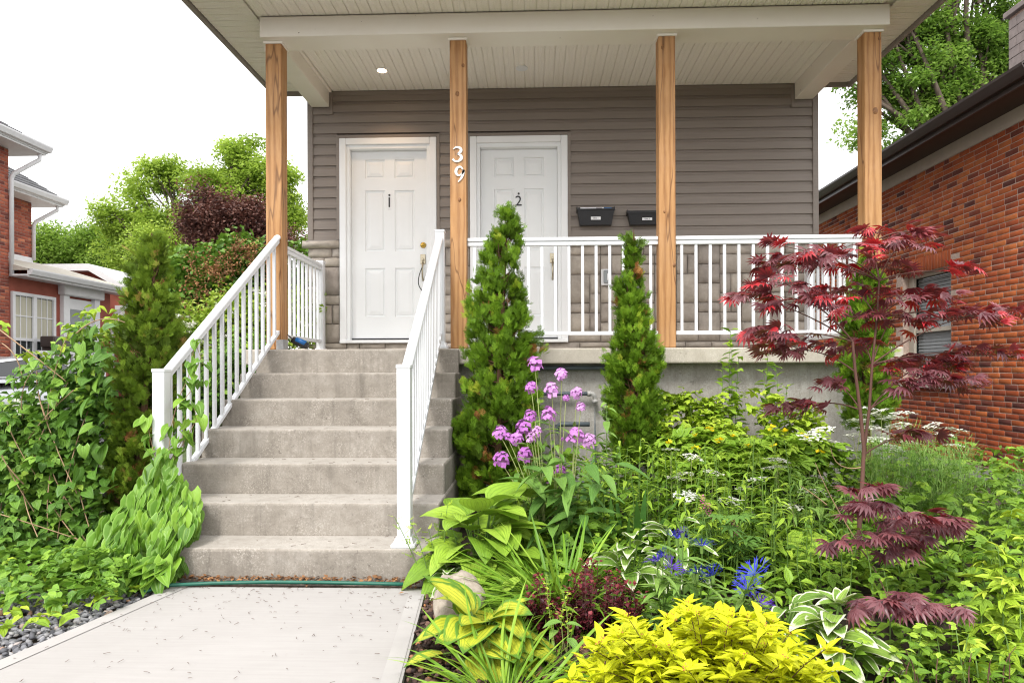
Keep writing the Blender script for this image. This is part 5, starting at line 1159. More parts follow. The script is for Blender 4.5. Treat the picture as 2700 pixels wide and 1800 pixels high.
# dark under-leaves so that the mound is closed
loc = np.array([UY(px+U(-10, 10), py+U(-10, 10), mound_Y(px, py)+.06+U(0, .08)) for px, py in pts for _ in range(4)]); loc[:, 2] = np.maximum(loc[:, 2], .0); n = len(loc)
leaves('under_leaves', mnd, 'lf_bindweed', HEART[:2], loc, -np.pi/2+rng.normal(0, .7, n), rng.normal(-.8, .3, n), 0, U(.07, .11, n), U(.0, .6, n))
# tendrils with leaves climbing the railing
tb = Tubes(); q = []; 
for path in ([(440, 1250), (450, 1130), (470, 1050), (495, 1000), (505, 950), (515, 900), (535, 960)], [(430, 1260), (470, 1190), (500, 1140), (520, 1100), (505, 1060)], [(425, 1230), (405, 1190), (395, 1150), (388, 1110)], [(445, 1220), (480, 1160), (490, 1110), (480, 1060), (520, 1010)]):
    P = [UY(px, py, 4.06+.0006*(1250-py)) for px, py in path]; tb.add(P, .0028, .002, 4)
    for p in P[1:]:
        for _ in range(3): q.append(p+rng.normal(0, .02, 3))
tb.build('tendrils', 'stem_dry', mnd); q = np.array(q); n = len(q)
leaf_objs('leaf', mnd, hm2, q, -np.pi/2+rng.normal(0, .9, n), rng.normal(-.7, .4, n), rng.normal(0, .4, n), U(.05, .10, n))
# low creeping leaves by the gravel
cr_ = thing('creeping_weeds', (-3.0, 3.4, -.03), 'low yellow green creeping weeds beside the gravel', 'weeds')
pp = [(px, py) for px, py in zip(U(-40, 330, 420), U(1440, 1600, 420)) if py < 1600-.13*px+25*math.sin(px*.05)+15*math.sin(px*.13)]
loc = np.array([np.array([*UZ(px, py, .04+.16*max(0, 1-(py-1440)/170))]) for px, py in pp]); n = len(loc)
leaves('foliage', cr_, 'lf_bindweed', [leaf_proto('heart', 1, .8, 3, 2, .4, .2, 0, .15), trefoil(.8, .55), leaf_proto('ovate', 1, .6, 3, 2, .5, .2)], loc, U(0, 6.28, n), rng.normal(-.15, .45, n), rng.normal(0, .45, n), U(.03, .085, n), np.clip(rng.normal(.38, .28, n), 0, 1))
loc = np.array([p_ for p_ in (np.array([*UZ(U(-40, 420), U(1470, 1660), U(.02, .05))]) for _ in range(220)) if p_[0] < np.interp(p_[1], [2.4, 3.6], [WL1[0], WL0[0]])-.04]); n = len(loc); leaves('strays', cr_, 'lf_lime', [leaf_proto('heart', 1, .8, 3, 2, .4, .2, 0, .15)], loc, U(0, 6.28, n), rng.normal(-.1, .3, n), rng.normal(0, .3, n), U(.03, .07, n), rng.random(n))

# ------------------------------------------------------------------ gravel, mulch, litter
def rocks(name, label, cat, mat, pts, smin, smax, flat=.6):
    flat *= 1.15
    ico = np.array([(0, 0, 1), (.9, 0, .45), (.28, .85, .45), (-.72, .53, .45), (-.72, -.53, .45), (.28, -.85, .45), (.72, .53, -.45), (-.28, .85, -.45), (-.9, 0, -.45), (-.28, -.85, -.45), (.72, -.53, -.45), (0, 0, -1)])
    T = [(0, 1, 2), (0, 2, 3), (0, 3, 4), (0, 4, 5), (0, 5, 1), (1, 6, 2), (2, 7, 3), (3, 8, 4), (4, 9, 5), (5, 10, 1), (6, 7, 2), (7, 8, 3), (8, 9, 4), (9, 10, 5), (10, 6, 1), (11, 7, 6), (11, 8, 7), (11, 9, 8), (11, 10, 9), (11, 6, 10)]
    n = len(pts); V = ico[None]*(1+.75*(rng.random((n, 12, 1))-.5)); V = V*U(smin, smax, n)[:, None, None]*np.stack([np.ones(n), U(.55, 1, n), U(.35, flat, n)], -1)[:, None, :]
    R = Rmats(U(0, 6.28, n), rng.normal(0, .4, n), rng.normal(0, .4, n)); V = np.einsum('nij,nvj->nvi', R, V)+np.array(pts)[:, None, :]
    F = (np.array(T)[None]+(np.arange(n)*12)[:, None, None]).reshape(-1, 3)
    o = link(name, mesh_np(name, V.reshape(-1, 3), F, mat, None, np.repeat(rng.random(n), 12)), None, 'stuff'); return tag(o, label, cat)
gp = []
while len(gp) < 8000:
    x, y = U(-4.2, -1.95), U(2.3, 3.75)
    lx = np.interp(y, [2.4, 3.6], [WL1[0], WL0[0]])
    if x < lx-.015: gp.append((x, y, -.03+U(0, .022)))
rocks('gravel', 'grey crushed stone gravel beside the walk', 'gravel', 'gravel', gp, .009, .022)
mp_ = []
while len(mp_) < 2600:
    x, y = U(-.60, .35), U(2.3, 3.75); lx = np.interp(y, [2.4, 3.6], [WR1[0], WR0[0]])
    if x > lx+.012: mp_.append((x, y, max(-.012, G(x, y))+U(0, .02)))
rocks('mulch', 'brown mulch and pebbles along the edge of the garden bed', 'mulch', 'mulch', mp_, .008, .022, .5)
# twigs and fallen catkins on the walk and steps
tws = Tubes()
for i in range(250):
    y = 3.58-(U(0, 1)**1.9)*1.3; x = U(np.interp(y, [2.4, 3.6], [-2.15, -1.9]), -.56)
    a = U(0, 3.14); l_ = U(.004, .017)*U(.5, 1); z_ = .0065
    tws.add([(x-l_*math.cos(a), y-l_*math.sin(a), z_), (x+U(-.003, .003), y, z_+.001), (x+l_*math.cos(a), y+l_*math.sin(a), z_)], .0011, .0008, 3)
for k in range(7):
    for i in range(16 if k < 3 else 7):
        x = U(-2.0, -.65); y = SY[k]+U(.03, .29); a = U(0, 3.14); l_ = U(.006, .016); z_ = SZ[k]+.002
        tws.add([(x-l_*math.cos(a), y-l_*math.sin(a), z_), (x+l_*math.cos(a), y+l_*math.sin(a), z_)], .0014, .001, 3)
tw = tws.build('fallen_twigs', 'twig', None, 'stuff'); tag(tw, 'tiny brown twigs and catkins scattered on the walk', 'litter')
n = 560; x = U(-1.95, -.40, n); y = 3.735-np.abs(rng.normal(0, .045, n))*np.interp(x, [-1.95, -.9, -.4], [.5, 1, 2.2]); z = np.full(n, .008)+U(0, .012, n)
lt = leaves('leaf_litter', None, 'fl_brown', [quadp(1, .6)], np.stack([x, y, z], -1), U(0, 6.28, n), rng.normal(0, .35, n), rng.normal(0, .4, n), U(.010, .036, n), rng.random(n)**1.6)
tag(lt, 'dry brown leaf litter heaped along the bottom step', 'litter')

# ================================================================== THE FLOWER BED
def at(px, Yd): return UY(px, CY, Yd)[0]
def zpy(px, py, Yd): return UY(px, py, Yd)[2]
OV = [leaf_proto('ovate', 1, .5, 3, 2, c_, .25) for c_ in (.3, .7)]
LA = [leaf_proto('lance', 1, .24, 4, 2, c_, .2) for c_ in (.3, .7, 1.1)]
TRI = [trefoil(.8, .5, 3, 1.1, 'ovate'), trefoil(.75, .55, 3, 1.25, 'round')]
def stem_plant(name, label, cat, group, spec, mat, protos, lsize, spacing, stem='stem_green', r=.0035, t0=.12, pitch=.35, taper=.45, whorl=1, fol='foliage', tint=(.5, .2), bend=.06, loc=None):
    """spec: list of (px, py tip, Y, px base offset)"""
    tips = [UY(px, py, Yd) for px, py, Yd, dx in spec]; bx_ = np.mean([t[0] for t in tips]); by_ = np.mean([t[1] for t in tips])
    th_ = thing(name, (bx_, by_, G(bx_, by_)), label, cat, group); tb = Tubes(); P = []; H = []; S = []; T = []
    for (px, py, Yd, dx), tip in zip(spec, tips):
        b = np.array([tip[0]+dx*px2m(Yd), Yd+U(-.05, .05), 0]); b[2] = G(b[0], b[1])-.01
        cv = bez(b, (b+tip)/2+np.array([U(-1, 1), U(-1, 1), .3])*bend, tip, 9); tb.add(cv, r, r*.45, 4)
        ln = np.linalg.norm(tip-b); m_ = max(3, int(ln*(1-t0)/spacing)); a0 = U(0, 6.28)
        for i in range(m_):
            t = t0+(1-t0)*(i+.5)/m_; p = np.array([np.interp(t*8, range(9), cv[:, k]) for k in range(3)])
            for wv in range(whorl): P.append(p); H.append(a0+i*(2.4 if whorl == 1 else 1.57)+wv*6.283/whorl); S.append(lsize*(1-taper*t)*U(.8, 1.2)); T.append(rng.normal(tint[0]+.25*(t-.5), tint[1]))
        P.append(tip); H.append(a0); S.append(lsize*.45); T.append(.9)
    o_ = tb.build('stems', stem, th_, 'stuff'); n = len(P)
    leaves(fol, th_, mat, protos, P, np.array(H)+rng.normal(0, .3, n), rng.normal(pitch, .3, n), rng.normal(0, .25, n), S, T)
    return th_, tips

# low green filling between the plants
n = 11500; x = U(-.25, 4.9, n); y = U(2.25, 5.6, n)
keep = ~((x < .35) & (y < 3.0)) & ~((x < .05) & (y < 3.6)); x, y = x[keep], y[keep]; n = len(x)
hmax = np.interp(y, [2.2, 2.8, 3.6, 4.4, 5.6], [.06, .10, .20, .40, .55]); z = hgt(x, y)+hmax*U(.05, 1, n)**.8
gc = leaves('ground_cover', None, 'lf_garden', OV+TRI+LA[:1], np.stack([x, y, z], -1), U(0, 6.28, n), rng.normal(.0, .4, n), rng.normal(0, .35, n), np.where(y > 3.1, U(.04, .105, n), U(.03, .08, n)), np.clip(rng.normal(.36, .24, n), 0, 1))
tag(gc, 'mixed green leaves filling the bed between the flowers', 'ground cover')

# back row against the foundation
def bushy(name, label, cat, mat, blobs, Yd, nclump, per, protos, lsize, spread, group=None, stems=14, stemmat='stem_green', tint=0.0, pitch=.05, pj=.35, r=.004):
    cx_ = np.mean([UY(b[0], b[1], b[4] if len(b) > 4 else Yd)[0] for b in blobs]); th_ = thing(name, (cx_, Yd, G(cx_, Yd)), label, cat, group)
    loc, tn, cen = clumped(blobs, Yd, nclump, per, lsize, spread, .7, .16); loc[:, 2] = np.maximum(loc[:, 2], hgt(loc[:, 0], loc[:, 1])+.02); n = len(loc)
    leaves('foliage', th_, mat, protos, loc, U(0, 6.28, n), rng.normal(pitch, pj, n), rng.normal(0, .35, n), lsize*U(.7, 1.25, n), np.clip(tn+tint, 0, 1))
    tb = Tubes()
    for q in cen[rng.choice(len(cen), min(stems, len(cen)), replace=False)]:
        b = np.array([q[0]+(cx_-q[0])*.4, q[1]+U(-.05, .05), 0]); b[2] = G(b[0], b[1]); tb.add(bez(b, (b+q)/2+[U(-.04, .04), U(-.04, .04), .05], q, 6), r, r*.5, 4)
    tb.build('stems', stemmat, th_, 'stuff'); return th_
bushy('meadow_rue', 'airy lime green foliage against the grey foundation behind the slender cedar', 'shrub', 'lf_lime', [(1760, 1075, 45, 30, 5.3), (1820, 1060, 60, 22, 5.3), (1900, 1080, 60, 30, 5.3), (1990, 1065, 60, 28, 5.35), (2070, 1085, 70, 34, 5.3), (1830, 1130, 110, 25, 5.2), (1960, 1150, 130, 25, 5.2), (2120, 1140, 60, 40, 5.3)], 5.3, 85, 14, [trefoil(.8, .5, 3, 1.1, 'round')], .065, .06)
bushy('celandine', 'green celandine dotted with small yellow flowers below the foundation', 'flowers', 'lf_garden', [(1800, 1195, 60, 30, 4.7), (1880, 1180, 60, 35, 4.8), (1960, 1200, 60, 30, 4.7), (2060, 1185, 70, 40, 4.8), (2150, 1190, 50, 40, 4.9), (1850, 1245, 90, 25, 4.5), (2000, 1250, 90, 25, 4.5)], 4.7, 120, 15, [trefoil(.85, .55, 3, 1.1, 'ovate'), palmate(5, 1.3, 1, .5, .3, 2, 'ovate', 0)], .10, .055, tint=.14)
cel = bpy.data.objects['celandine']
fl4 = join([xf(leaf_proto('round', .5, .5, 2, 2, -.3, .1), rotz(k*1.5708) @ rotx(.35)) for k in range(4)])
fm = leaf_meshes('flower', 'fl_yellow', [fl4], (.3, .8))
yl = [(1871, 1130), (1831, 1151), (1894, 1163), (1832, 1184), (2064, 1136), (2041, 1176), (2162, 1189), (1865, 1130), (1880, 1131), (1834, 1183), (1895, 1164), (1823, 1208), (2035, 1130), (1760, 1165), (1845, 1215), (2095, 1255), (2060, 1288), (1975, 1180), (1930, 1150), (2120, 1150)]
q = np.array([UY(px+U(-7, 7), py+U(-6, 6), 4.45) for px, py in yl for _ in range(2)]); leaf_objs('flower', cel, fm, q, U(0, 6.28, len(q)), rng.normal(.4, .3, len(q)), 0, U(.036, .055, len(q)))
stem_plant('tall_weed', 'thin upright weed rising past the porch slab in front of the railing', 'weed', 'tall weeds', [(1927, 870, 5.4, 0), (1905, 960, 5.4, 10), (1948, 940, 5.4, -8), (1930, 910, 5.4, 2)], 'lf_garden', OV, .17, .04, r=.004, tint=(.6, .15), taper=.55)
stem_plant('tall_weed', 'upright weed just left of the red maple rising over the slab edge', 'weed', 'tall weeds', [(2027, 890, 5.4, 0), (2045, 960, 5.4, -8), (2015, 985, 5.4, 8), (2075, 1020, 5.4, -8)], 'lf_garden', OV, .17, .04, r=.004, tint=(.6, .15), taper=.55)
stem_plant('nettle', 'tall serrated green plant beside the conduit elbow', 'plant', None, [(1600, 1062, 4.45, 0), (1575, 1150, 4.4, 10), (1625, 1180, 4.4, -8)], 'lf_rocket', [leaf_proto('ovate', 1, .42, 4, 2, .8, .25)], .15, .075, r=.005, whorl=2, pitch=.1, tint=(.65, .12), taper=.4)
# phlox-like leafy stems through the middle of the bed
PL = ['leafy perennial stems between the iris and the slender cedar', 'leafy perennial stems below the celandine behind the white edged hosta', 'leafy perennial stems behind the lupin in mid bed', 'leafy perennial stems left of the narrow leaved plant by the maple', 'low leafy perennial stems behind the blue cornflowers', 'low leafy perennial stems beside the broad olive leaves', 'leafy perennial stems around the base of the maple trunk', 'leafy perennial stems behind the low burgundy maple branches', 'leafy perennial stems between the feathery plant and the cut leaved plant']
for lab_, (x0, x1, y0, y1, Ya, Yb, cnt) in zip(PL, ((1560, 1720, 1150, 1260, 3.9, 4.5, 14), (1700, 1860, 1170, 1280, 3.9, 4.5, 16), (1840, 1990, 1170, 1290, 3.7, 4.4, 16), (1960, 2110, 1150, 1270, 3.7, 4.5, 16), (1740, 1900, 1270, 1370, 3.4, 3.8, 12), (1920, 2080, 1270, 1370, 3.4, 3.8, 12), (2090, 2260, 1350, 1470, 3.3, 3.8, 16), (2240, 2420, 1400, 1500, 3.5, 4.0, 18), (2420, 2620, 1380, 1480, 3.5, 4.1, 20))):
    stem_plant('leafy_perennial', lab_, 'plant', 'leafy perennials in the bed', [(U(x0, x1), U(y0, y1), U(Ya, Yb), U(-20, 20)) for _ in range(cnt)], 'lf_garden', LA, .13, .032, tint=(U(.4, .75), .18), pitch=.3)
# goutweed: white umbels
umb = Tubes
def umbel_proto(seed):
    r = random.Random(seed); P = []
    for i in range(16):
        a = i*2.4; rr = .5*math.sqrt((i+.5)/16)
        for k in range(4): P.append(xf(quadp(.16, .13), rotz(r.uniform(0, 6.28)) @ rotx(r.uniform(-.2, .5)), (rr*math.cos(a)+r.uniform(-.05, .05), rr*math.sin(a)+r.uniform(-.05, .05), .12-rr*rr*.3+r.uniform(0, .04))))
    return join(P)
UM = leaf_meshes('umbel', 'fl_white', [umbel_proto(i) for i in range(3)], (.4, .9), False)
def goutweed(label, heads, size):
    Ym = np.mean([h[2] for h in heads]); xm = at(np.mean([h[0] for h in heads]), Ym); th_ = thing('goutweed', (xm, Ym, G(xm, Ym)), label, 'flowers', 'white umbel flowers'); tb = Tubes(); P = []; LP = []
    for (px, py, Yd) in heads:
        p = UY(px, py, Yd); P.append(p); b = np.array([p[0]+U(-.06, .06), Yd+U(-.04, .04), 0]); b[2] = G(b[0], b[1]); cv = bez(b, (b+p)/2+[U(-.03, .03), 0, .03], p-[0, 0, .006], 8); tb.add(cv, .003, .002, 4)
        for i in range(5): tb.add([p-[0, 0, .03], p+[size*.35*math.cos(i*1.26), size*.35*math.sin(i*1.26), 0]], .0012, .001, 3)
        for t in (.25, .45, .62, .8): LP.append(cv[int(t*7)]+[U(-.03, .03), U(-.03, .03), 0])
    tb.build('stems', 'stem_pale', th_); n = len(P)
    leaf_objs('umbel', th_, UM, P, U(0, 6.28, n), rng.normal(0, .12, n), rng.normal(0, .15, n), size*U(.8, 1.2, n))
    n = len(LP); leaves('foliage', th_, 'lf_garden', TRI, LP, U(0, 6.28, n), rng.normal(.1, .3, n), 0, U(.07, .11, n), U(.3, .8, n))
goutweed('white flat topped flowers in front of the small cedar and brick wall', [(px, py, 4.9+U(-.2, .2)) for px, py in ((2324, 1088), (2297, 1100), (2350, 1108), (2297, 1134), (2366, 1128), (2340, 1150), (2458, 1126), (2512, 1138), (2489, 1149), (2516, 1178), (2397, 1170), (2137, 1157), (2165, 1140), (2270, 1115), (2310, 1165), (2420, 1150), (2350, 1185), (2250, 1150), (2200, 1170), (2230, 1190), (2290, 1080), (2380, 1095))], .145)
goutweed('white flat topped flowers scattered through the middle of the bed', [(px, py, 4.0+U(-.2, .2)) for px, py in ((1769, 1189), (1807, 1254), (1811, 1313), (1823, 1208), (2045, 1239), (2049, 1218), (1964, 1291), (2001, 1268), (1928, 1326), (1970, 1353), (1780, 1265), (2090, 1340), (2140, 1300), (1880, 1250))], .13)
# feathery plant
bl = [(2320, 1240, 55, 55), (2400, 1205, 45, 45), (2450, 1250, 60, 50), (2520, 1215, 45, 45), (2560, 1300, 50, 65), (2380, 1350, 90, 60), (2480, 1360, 80, 70), (2540, 1430, 70, 60), (2440, 1440, 80, 50), (2695, 1300, 30, 45), (2640, 1400, 50, 40)]
fe = thing('feathery_plant', (at(2440, 4.6), 4.6, G(at(2440, 4.6), 4.6)), 'soft feathery green plant between the maple and brick wall', 'plant')
loc, tn, cen = clumped(bl, 4.6, 170, 60, .05, .055, 1.3, .2); n = len(loc); loc[:, 2] = np.maximum(loc[:, 2], 0)
c_ = np.repeat(cen, 60, 0); dv = loc-c_; hd = np.arctan2(dv[:, 1], dv[:, 0])
leaves('foliage', fe, 'lf_feather', [leaf_proto('strap', 1, .035, 2, 1, .7, 0), leaf_proto('strap', 1, .035, 2, 1, -.3, 0)], loc, hd+rng.normal(0, .5, n), rng.normal(.7, .4, n), 0, U(.05, .11, n), np.clip(tn+.1, 0, 1))
tb = Tubes()
for q in cen[::4]: tb.add([(q[0], q[1], G(q[0], q[1])), q], .003, .002, 4)
tb.build('stems', 'stem_green', fe)
# willow-leaved stems left of the maple trunk
stem_plant('narrow_leaf_perennial', 'narrow drooping pale green leaves beside the maple trunk', 'plant', None, [(U(2080, 2240), U(1225, 1320), 3.9+U(-.15, .3), U(-15, 15)) for _ in range(15)], 'lf_rocket', [leaf_proto('lance', 1, .17, 5, 2, 1.5, .2)], .17, .032, tint=(.72, .15), pitch=.55)
# broad round leaf
bp = thing('broad_leaf_plant', (at(2150, 3.7), 3.7, G(at(2150, 3.7), 3.7)), 'plant with very large broad green leaves beside the lower maple branches', 'plant')
bm = leaf_meshes('leaf', 'lf_hosta', [leaf_proto('round', 1, .85, 7, 6, .5, .06, .02)], (.35, .6))
leaf_objs('leaf', bp, bm, [UY(2140, 1480, 3.62), UY(2110, 1500, 3.6), UY(2190, 1500, 3.5)], [1.4, 2.2, .6], [.75, .35, .2], 0, [.26, .2, .18])
tb = Tubes(); [tb.add([(at(2150, 3.7), 3.7, .0), UY(px, py, 3.62)], .006, .004, 5) for px, py in ((2140, 1480), (2110, 1500), (2190, 1500))]; tb.build('stalks', 'stem_green', bp)
# iris
BL_ = [leaf_proto('strap', 1, .075, 5, 2, c_, .12) for c_ in (.1, .35, .8)]
def blades(name, label, cat, px, Yd, n, h, mat, spread, rad_=.06, protos=BL_, pit=(1.2, .16), group=None, tint=(.5, .2), asobj=0):
    x0 = at(px, Yd); th_ = thing(name, (x0, Yd, G(x0, Yd)), label, cat, group); a = U(0, 6.28, n); r_ = rad_*np.sqrt(U(0, 1, n))
    loc = np.stack([x0+r_*np.cos(a), Yd+r_*np.sin(a), np.full(n, G(x0, Yd)-.01)], -1); pt = np.clip(rng.normal(pit[0], pit[1], n)-spread*r_/rad_, .15, 1.5); sc = h*U(.55, 1.1, n)
    leaves('blades', th_, mat, protos, loc, a+rng.normal(0, .4, n), pt, rng.normal(0, .5, n), sc, np.clip(rng.normal(tint[0], tint[1], n), 0, 1), smooth=True); return th_
blades('iris', 'sword shaped iris leaves beside the purple flowers', 'iris', 1515, 4.6, 22, .62, 'lf_iris', .25, .10)
blades('iris', 'dark sword shaped iris leaves below the slender cedar', 'iris', 1660, 4.1, 30, .50, 'lf_iris', .3, .12)
# dame's rocket: purple flower heads on tall stems
heads = [(1411, 959, 1.2), (1481, 986, 1.0), (1401, 1020, 1.0), (1455, 1027, 1.1), (1520, 1035, 1.0), (1492, 1049, .6), (1531, 1071, .7), (1399, 1094, .9), (1447, 1090, 1.1), (1381, 1124, 1.3), (1319, 1139, 1.1), (1362, 1155, 1.1), (1415, 1137, .8), (1400, 1153, .8), (1517, 1147, 1.3), (1553, 1161, 1.1), (1384, 1198, 1.3), (1321, 1210, 1.2), (1476, 1241, 1.1), (1442, 1264, .6), (1340, 1150, .6), (1483, 1157, .3)]
ro = thing('purple_phlox', (at(1450, 4.2), 4.2, G(at(1450, 4.2), 4.2)), 'tall plant with round purple flower clusters in front of the dense cedar', 'flowers')
def cluster(seed):
    r = random.Random(seed); P = []
    pet = join([xf(leaf_proto('round', .27, .25, 2, 2, .3, .05), rotz(k*1.5708+.4) @ rotx(.12)) for k in range(4)])
    for i in range(26):
        a = i*2.4; t = (i+.5)/26; ph = math.acos(1-1.5*t); d = np.array([math.sin(ph)*math.cos(a), math.sin(ph)*math.sin(a), math.cos(ph)])
        P.append(xf(pet, rotz(a-math.pi/2+r.uniform(-.3, .3)) @ rotx(-ph*.8+r.uniform(-.35, .35)), d*.46*r.uniform(.65, 1.15)*np.array([1, 1, 1.05])-np.array([0, 0, .3*r.random() if t > .6 else 0]), r.uniform(.65, 1.0)))
    return join(P)
cm = leaf_meshes('flower_cluster', 'fl_purple', [cluster(i) for i in range(3)], (.25, .55, .85), False)
hpnt = [UY(px, py, 4.15+U(-.2, .25)) for px, py, s_ in heads]; n = len(hpnt)
leaf_objs('flower_cluster', ro, cm, hpnt, U(0, 6.28, n), rng.normal(-.25, .2, n), rng.normal(0, .2, n), np.array([h[2] for h in heads])*.076)
tb = Tubes(); LP = []; LH = []
bs = [np.array([at(px, 4.1), 4.1+U(-.1, .1), .02]) for px in (1440, 1470, 1500, 1530)]
for i, p in enumerate(hpnt):
    b = bs[int(np.argmin([abs(p[0]*.35+bs[1][0]*.65-q[0]) for q in bs]))]; f = b*.45+p*.55; f[0] = b[0]*.65+p[0]*.35; cv = bez(b, f, p-[0, 0, .02], 10); tb.add(cv, .0045, .002, 5)
    for t in (4, 5, 6, 7): LP.append(cv[t]); LH.append(U(0, 6.28))
tb.build('stems', 'stem_pale', ro); n = len(LP)
leaves('foliage', ro, 'lf_rocket', LA, LP, LH, rng.normal(.2, .3, n), 0, U(.08, .17, n), U(.4, .9, n))
rm = leaf_meshes('leaf', 'lf_rocket', [leaf_proto('lance', 1, .34, 6, 4, c_, .22, .008) for c_ in (.5, .9)], (.2, .4, .6))
n = 60; a = U(0, 6.28, n); lv = U(0, 1, n); x0, y0 = at(1490, 3.95), 3.95
q = np.stack([x0+.12*np.cos(a)+U(-.17, .17, n), y0+.10*np.sin(a)-.03, .16+.48*lv], -1)
leaf_objs('leaf', ro, rm, q, np.where(rng.random(n) < .6, -np.pi/2+rng.normal(0, .9, n), a), .35-.45*lv+rng.normal(0, .2, n), rng.normal(0, .2, n), U(.17, .27, n))
# hostas
def hosta(label, px, Yd, n, lsize, mat, w, tints, hgt_, group='hostas', lean=(.0, .0), front=.55, stalk='stem_green', curl=(.6, 1.0, 1.4), up=.75, wave=.012):
    x0 = at(px, Yd); z0 = G(x0, Yd); th_ = thing('hosta', (x0, Yd, z0), label, 'hosta', group)
    ms = leaf_meshes('leaf', mat, [leaf_proto('hosta', 1, w, 7, 4, c_, .13, wave) for c_ in curl], tints)
    a = np.where(rng.random(n) < front, -np.pi/2+rng.normal(0, .95, n), U(0, 6.28, n)); lv = np.linspace(0, 1, n)
    rr_ = lsize*(.25+.55*(1-lv)); hh = hgt_*(.25+.75*lv)*U(.85, 1.1, n)
    q = np.stack([x0+rr_*np.cos(a)+lean[0]*lv, Yd+rr_*np.sin(a)+lean[1]*lv, z0+hh], -1)
    leaf_objs('leaf', th_, ms, q, a+rng.normal(0, .25, n), -.15+up*lv+rng.normal(0, .15, n), rng.normal(0, .22, n), lsize*U(.72, 1.12, n))
    tb = Tubes(); b = np.array([x0, Yd, z0-.01])
    for p in q: tb.add(bez(b+[U(-.03, .03), U(-.03, .03), 0], (b+p)/2+[0, 0, hgt_*.15], p, 6), .006, .004, 5)
    tb.build('stalks', stalk, th_); return th_
hosta('large light green hosta beside the lower steps', 1265, 3.80, 46, .27, 'lf_hosta', .74, (.2, .42, .68), .42, front=.55, curl=(.45, .8, 1.15))
hosta('light green hosta tucked behind the large one by the dense cedar', 1390, 4.15, 24, .25, 'lf_hosta', .68, (.4, .6), .44, curl=(.4, .8))
hosta('small white edged hosta against the bottom step', 1185, 3.52, 20, .105, 'lf_hosta_white', .72, (.2, .45), .17)
hosta('upright white edged hosta beside the central grass clump', 1660, 3.30, 24, .165, 'lf_hosta_white', .46, (.4, .7), .32, up=.8)
hosta('white edged hosta half hidden among the blue flowers', 1775, 3.45, 16, .16, 'lf_hosta_white', .44, (.4, .7), .36, up=.8)
hosta('golden hosta with green margins beside the boulder', 1268, 2.80, 34, .22, 'lf_hosta_gold', .72, (.3, .6, .9), .21, curl=(.3, .6, 1.0), up=.9)
hosta('tall white edged hosta right of the yellow spirea', 2190, 2.65, 20, .165, 'lf_hosta_white', .50, (.5, .8), .20, up=.9)
hosta('white edged hosta behind the yellow spirea below the blue flowers', 2070, 2.85, 16, .15, 'lf_hosta_white', .46, (.5, .8), .20, up=.8)
# tall flower scape of the variegated hosta
sp_ = thing('hosta_scape', (at(2215, 2.7), 2.7, .02), 'upright hosta scape with a whorl of white edged leaves', 'hosta', 'hostas')
tb = Tubes(); tip = UY(2215, 1590, 2.7); tb.add(bez((at(2200, 2.7), 2.72, .02), (at(2200, 2.7), 2.7, .2), tip, 7), .006, .004, 6); tb.build('stalk', 'stem_green', sp_)
ms = leaf_meshes('leaf', 'lf_hosta_white', [leaf_proto('hosta', 1, .48, 7, 4, c_, .3, .01) for c_ in (.2, .5)], (.6, .9))
a = np.arange(6)*1.05+.3; leaf_objs('leaf', sp_, ms, np.tile(tip, (6, 1))-[0, 0, .01], a, [1.1, .75, .5, .35, .6, .9], 0, [.09, .10, .11, .12, .10, .09])
# big hollow leaves over the boulder
pm = thing('primrose', (at(1255, 3.15), 3.15, .03), 'crinkled light green leaves lying over the boulder', 'plant')
pmm = leaf_meshes('leaf', 'lf_hosta', [leaf_proto('round', 1, .62, 8, 6, .6, .12, .03)], (.5, .8))
leaf_objs('leaf', pm, pmm, [UY(1300, 1585, 3.1), UY(1290, 1600, 3.05), UY(1320, 1600, 3.12), UY(1330, 1560, 3.2)], [-2.6, -1.9, -.4, .8], [.05, -.2, .5, .7], 0, [.15, .12, .14, .12])
# parsley-like weed by the step
stem_plant('ferny_weed', 'ferny green weed growing at the corner of the bottom step', 'weed', 'ferny weeds', [(1160, 1540, 3.5, 10), (1180, 1560, 3.48, 0), (1150, 1580, 3.45, 12), (1185, 1525, 3.5, 0), (1140, 1560, 3.5, 20)], 'lf_rocket', [pinnate(4, 1, .3)], .075, .02, tint=(.5, .15))
stem_plant('ferny_weed', 'ferny light green weed climbing past the right stair post', 'weed', 'ferny weeds', [(1040, 1362, 3.66, 90), (1080, 1370, 3.66, 60), (1130, 1395, 3.6, 30), (1180, 1330, 3.7, 0), (1165, 1350, 3.7, 0), (1190, 1380, 3.66, 0)], 'lf_lime', [pinnate(4, 1, .34)], .075, .03, tint=(.3, .15), t0=.4)
# grasses
GR = [leaf_proto('strap', 1, .027, 7, 2, c_, .15) for c_ in (.5, 1.0, 1.6, 2.2)]
blades('grass_clump', 'arching bright green grass clump in the middle of the bed', 'grass', 1475, 3.26, 620, .52, 'lf_grass', .7, .15, GR, (1.25, .16))
blades('grass_clump', 'bright green grass blades at the front edge of the bed', 'grass', 1330, 2.42, 190, .44, 'lf_grass', .75, .12, GR, (1.2, .18), tint=(.6, .2))
blades('grass_clump', 'few arching grass blades behind the central grass clump', 'grass', 1690, 4.05, 60, .5, 'lf_grass', .8, .12, GR, (1.15, .2))
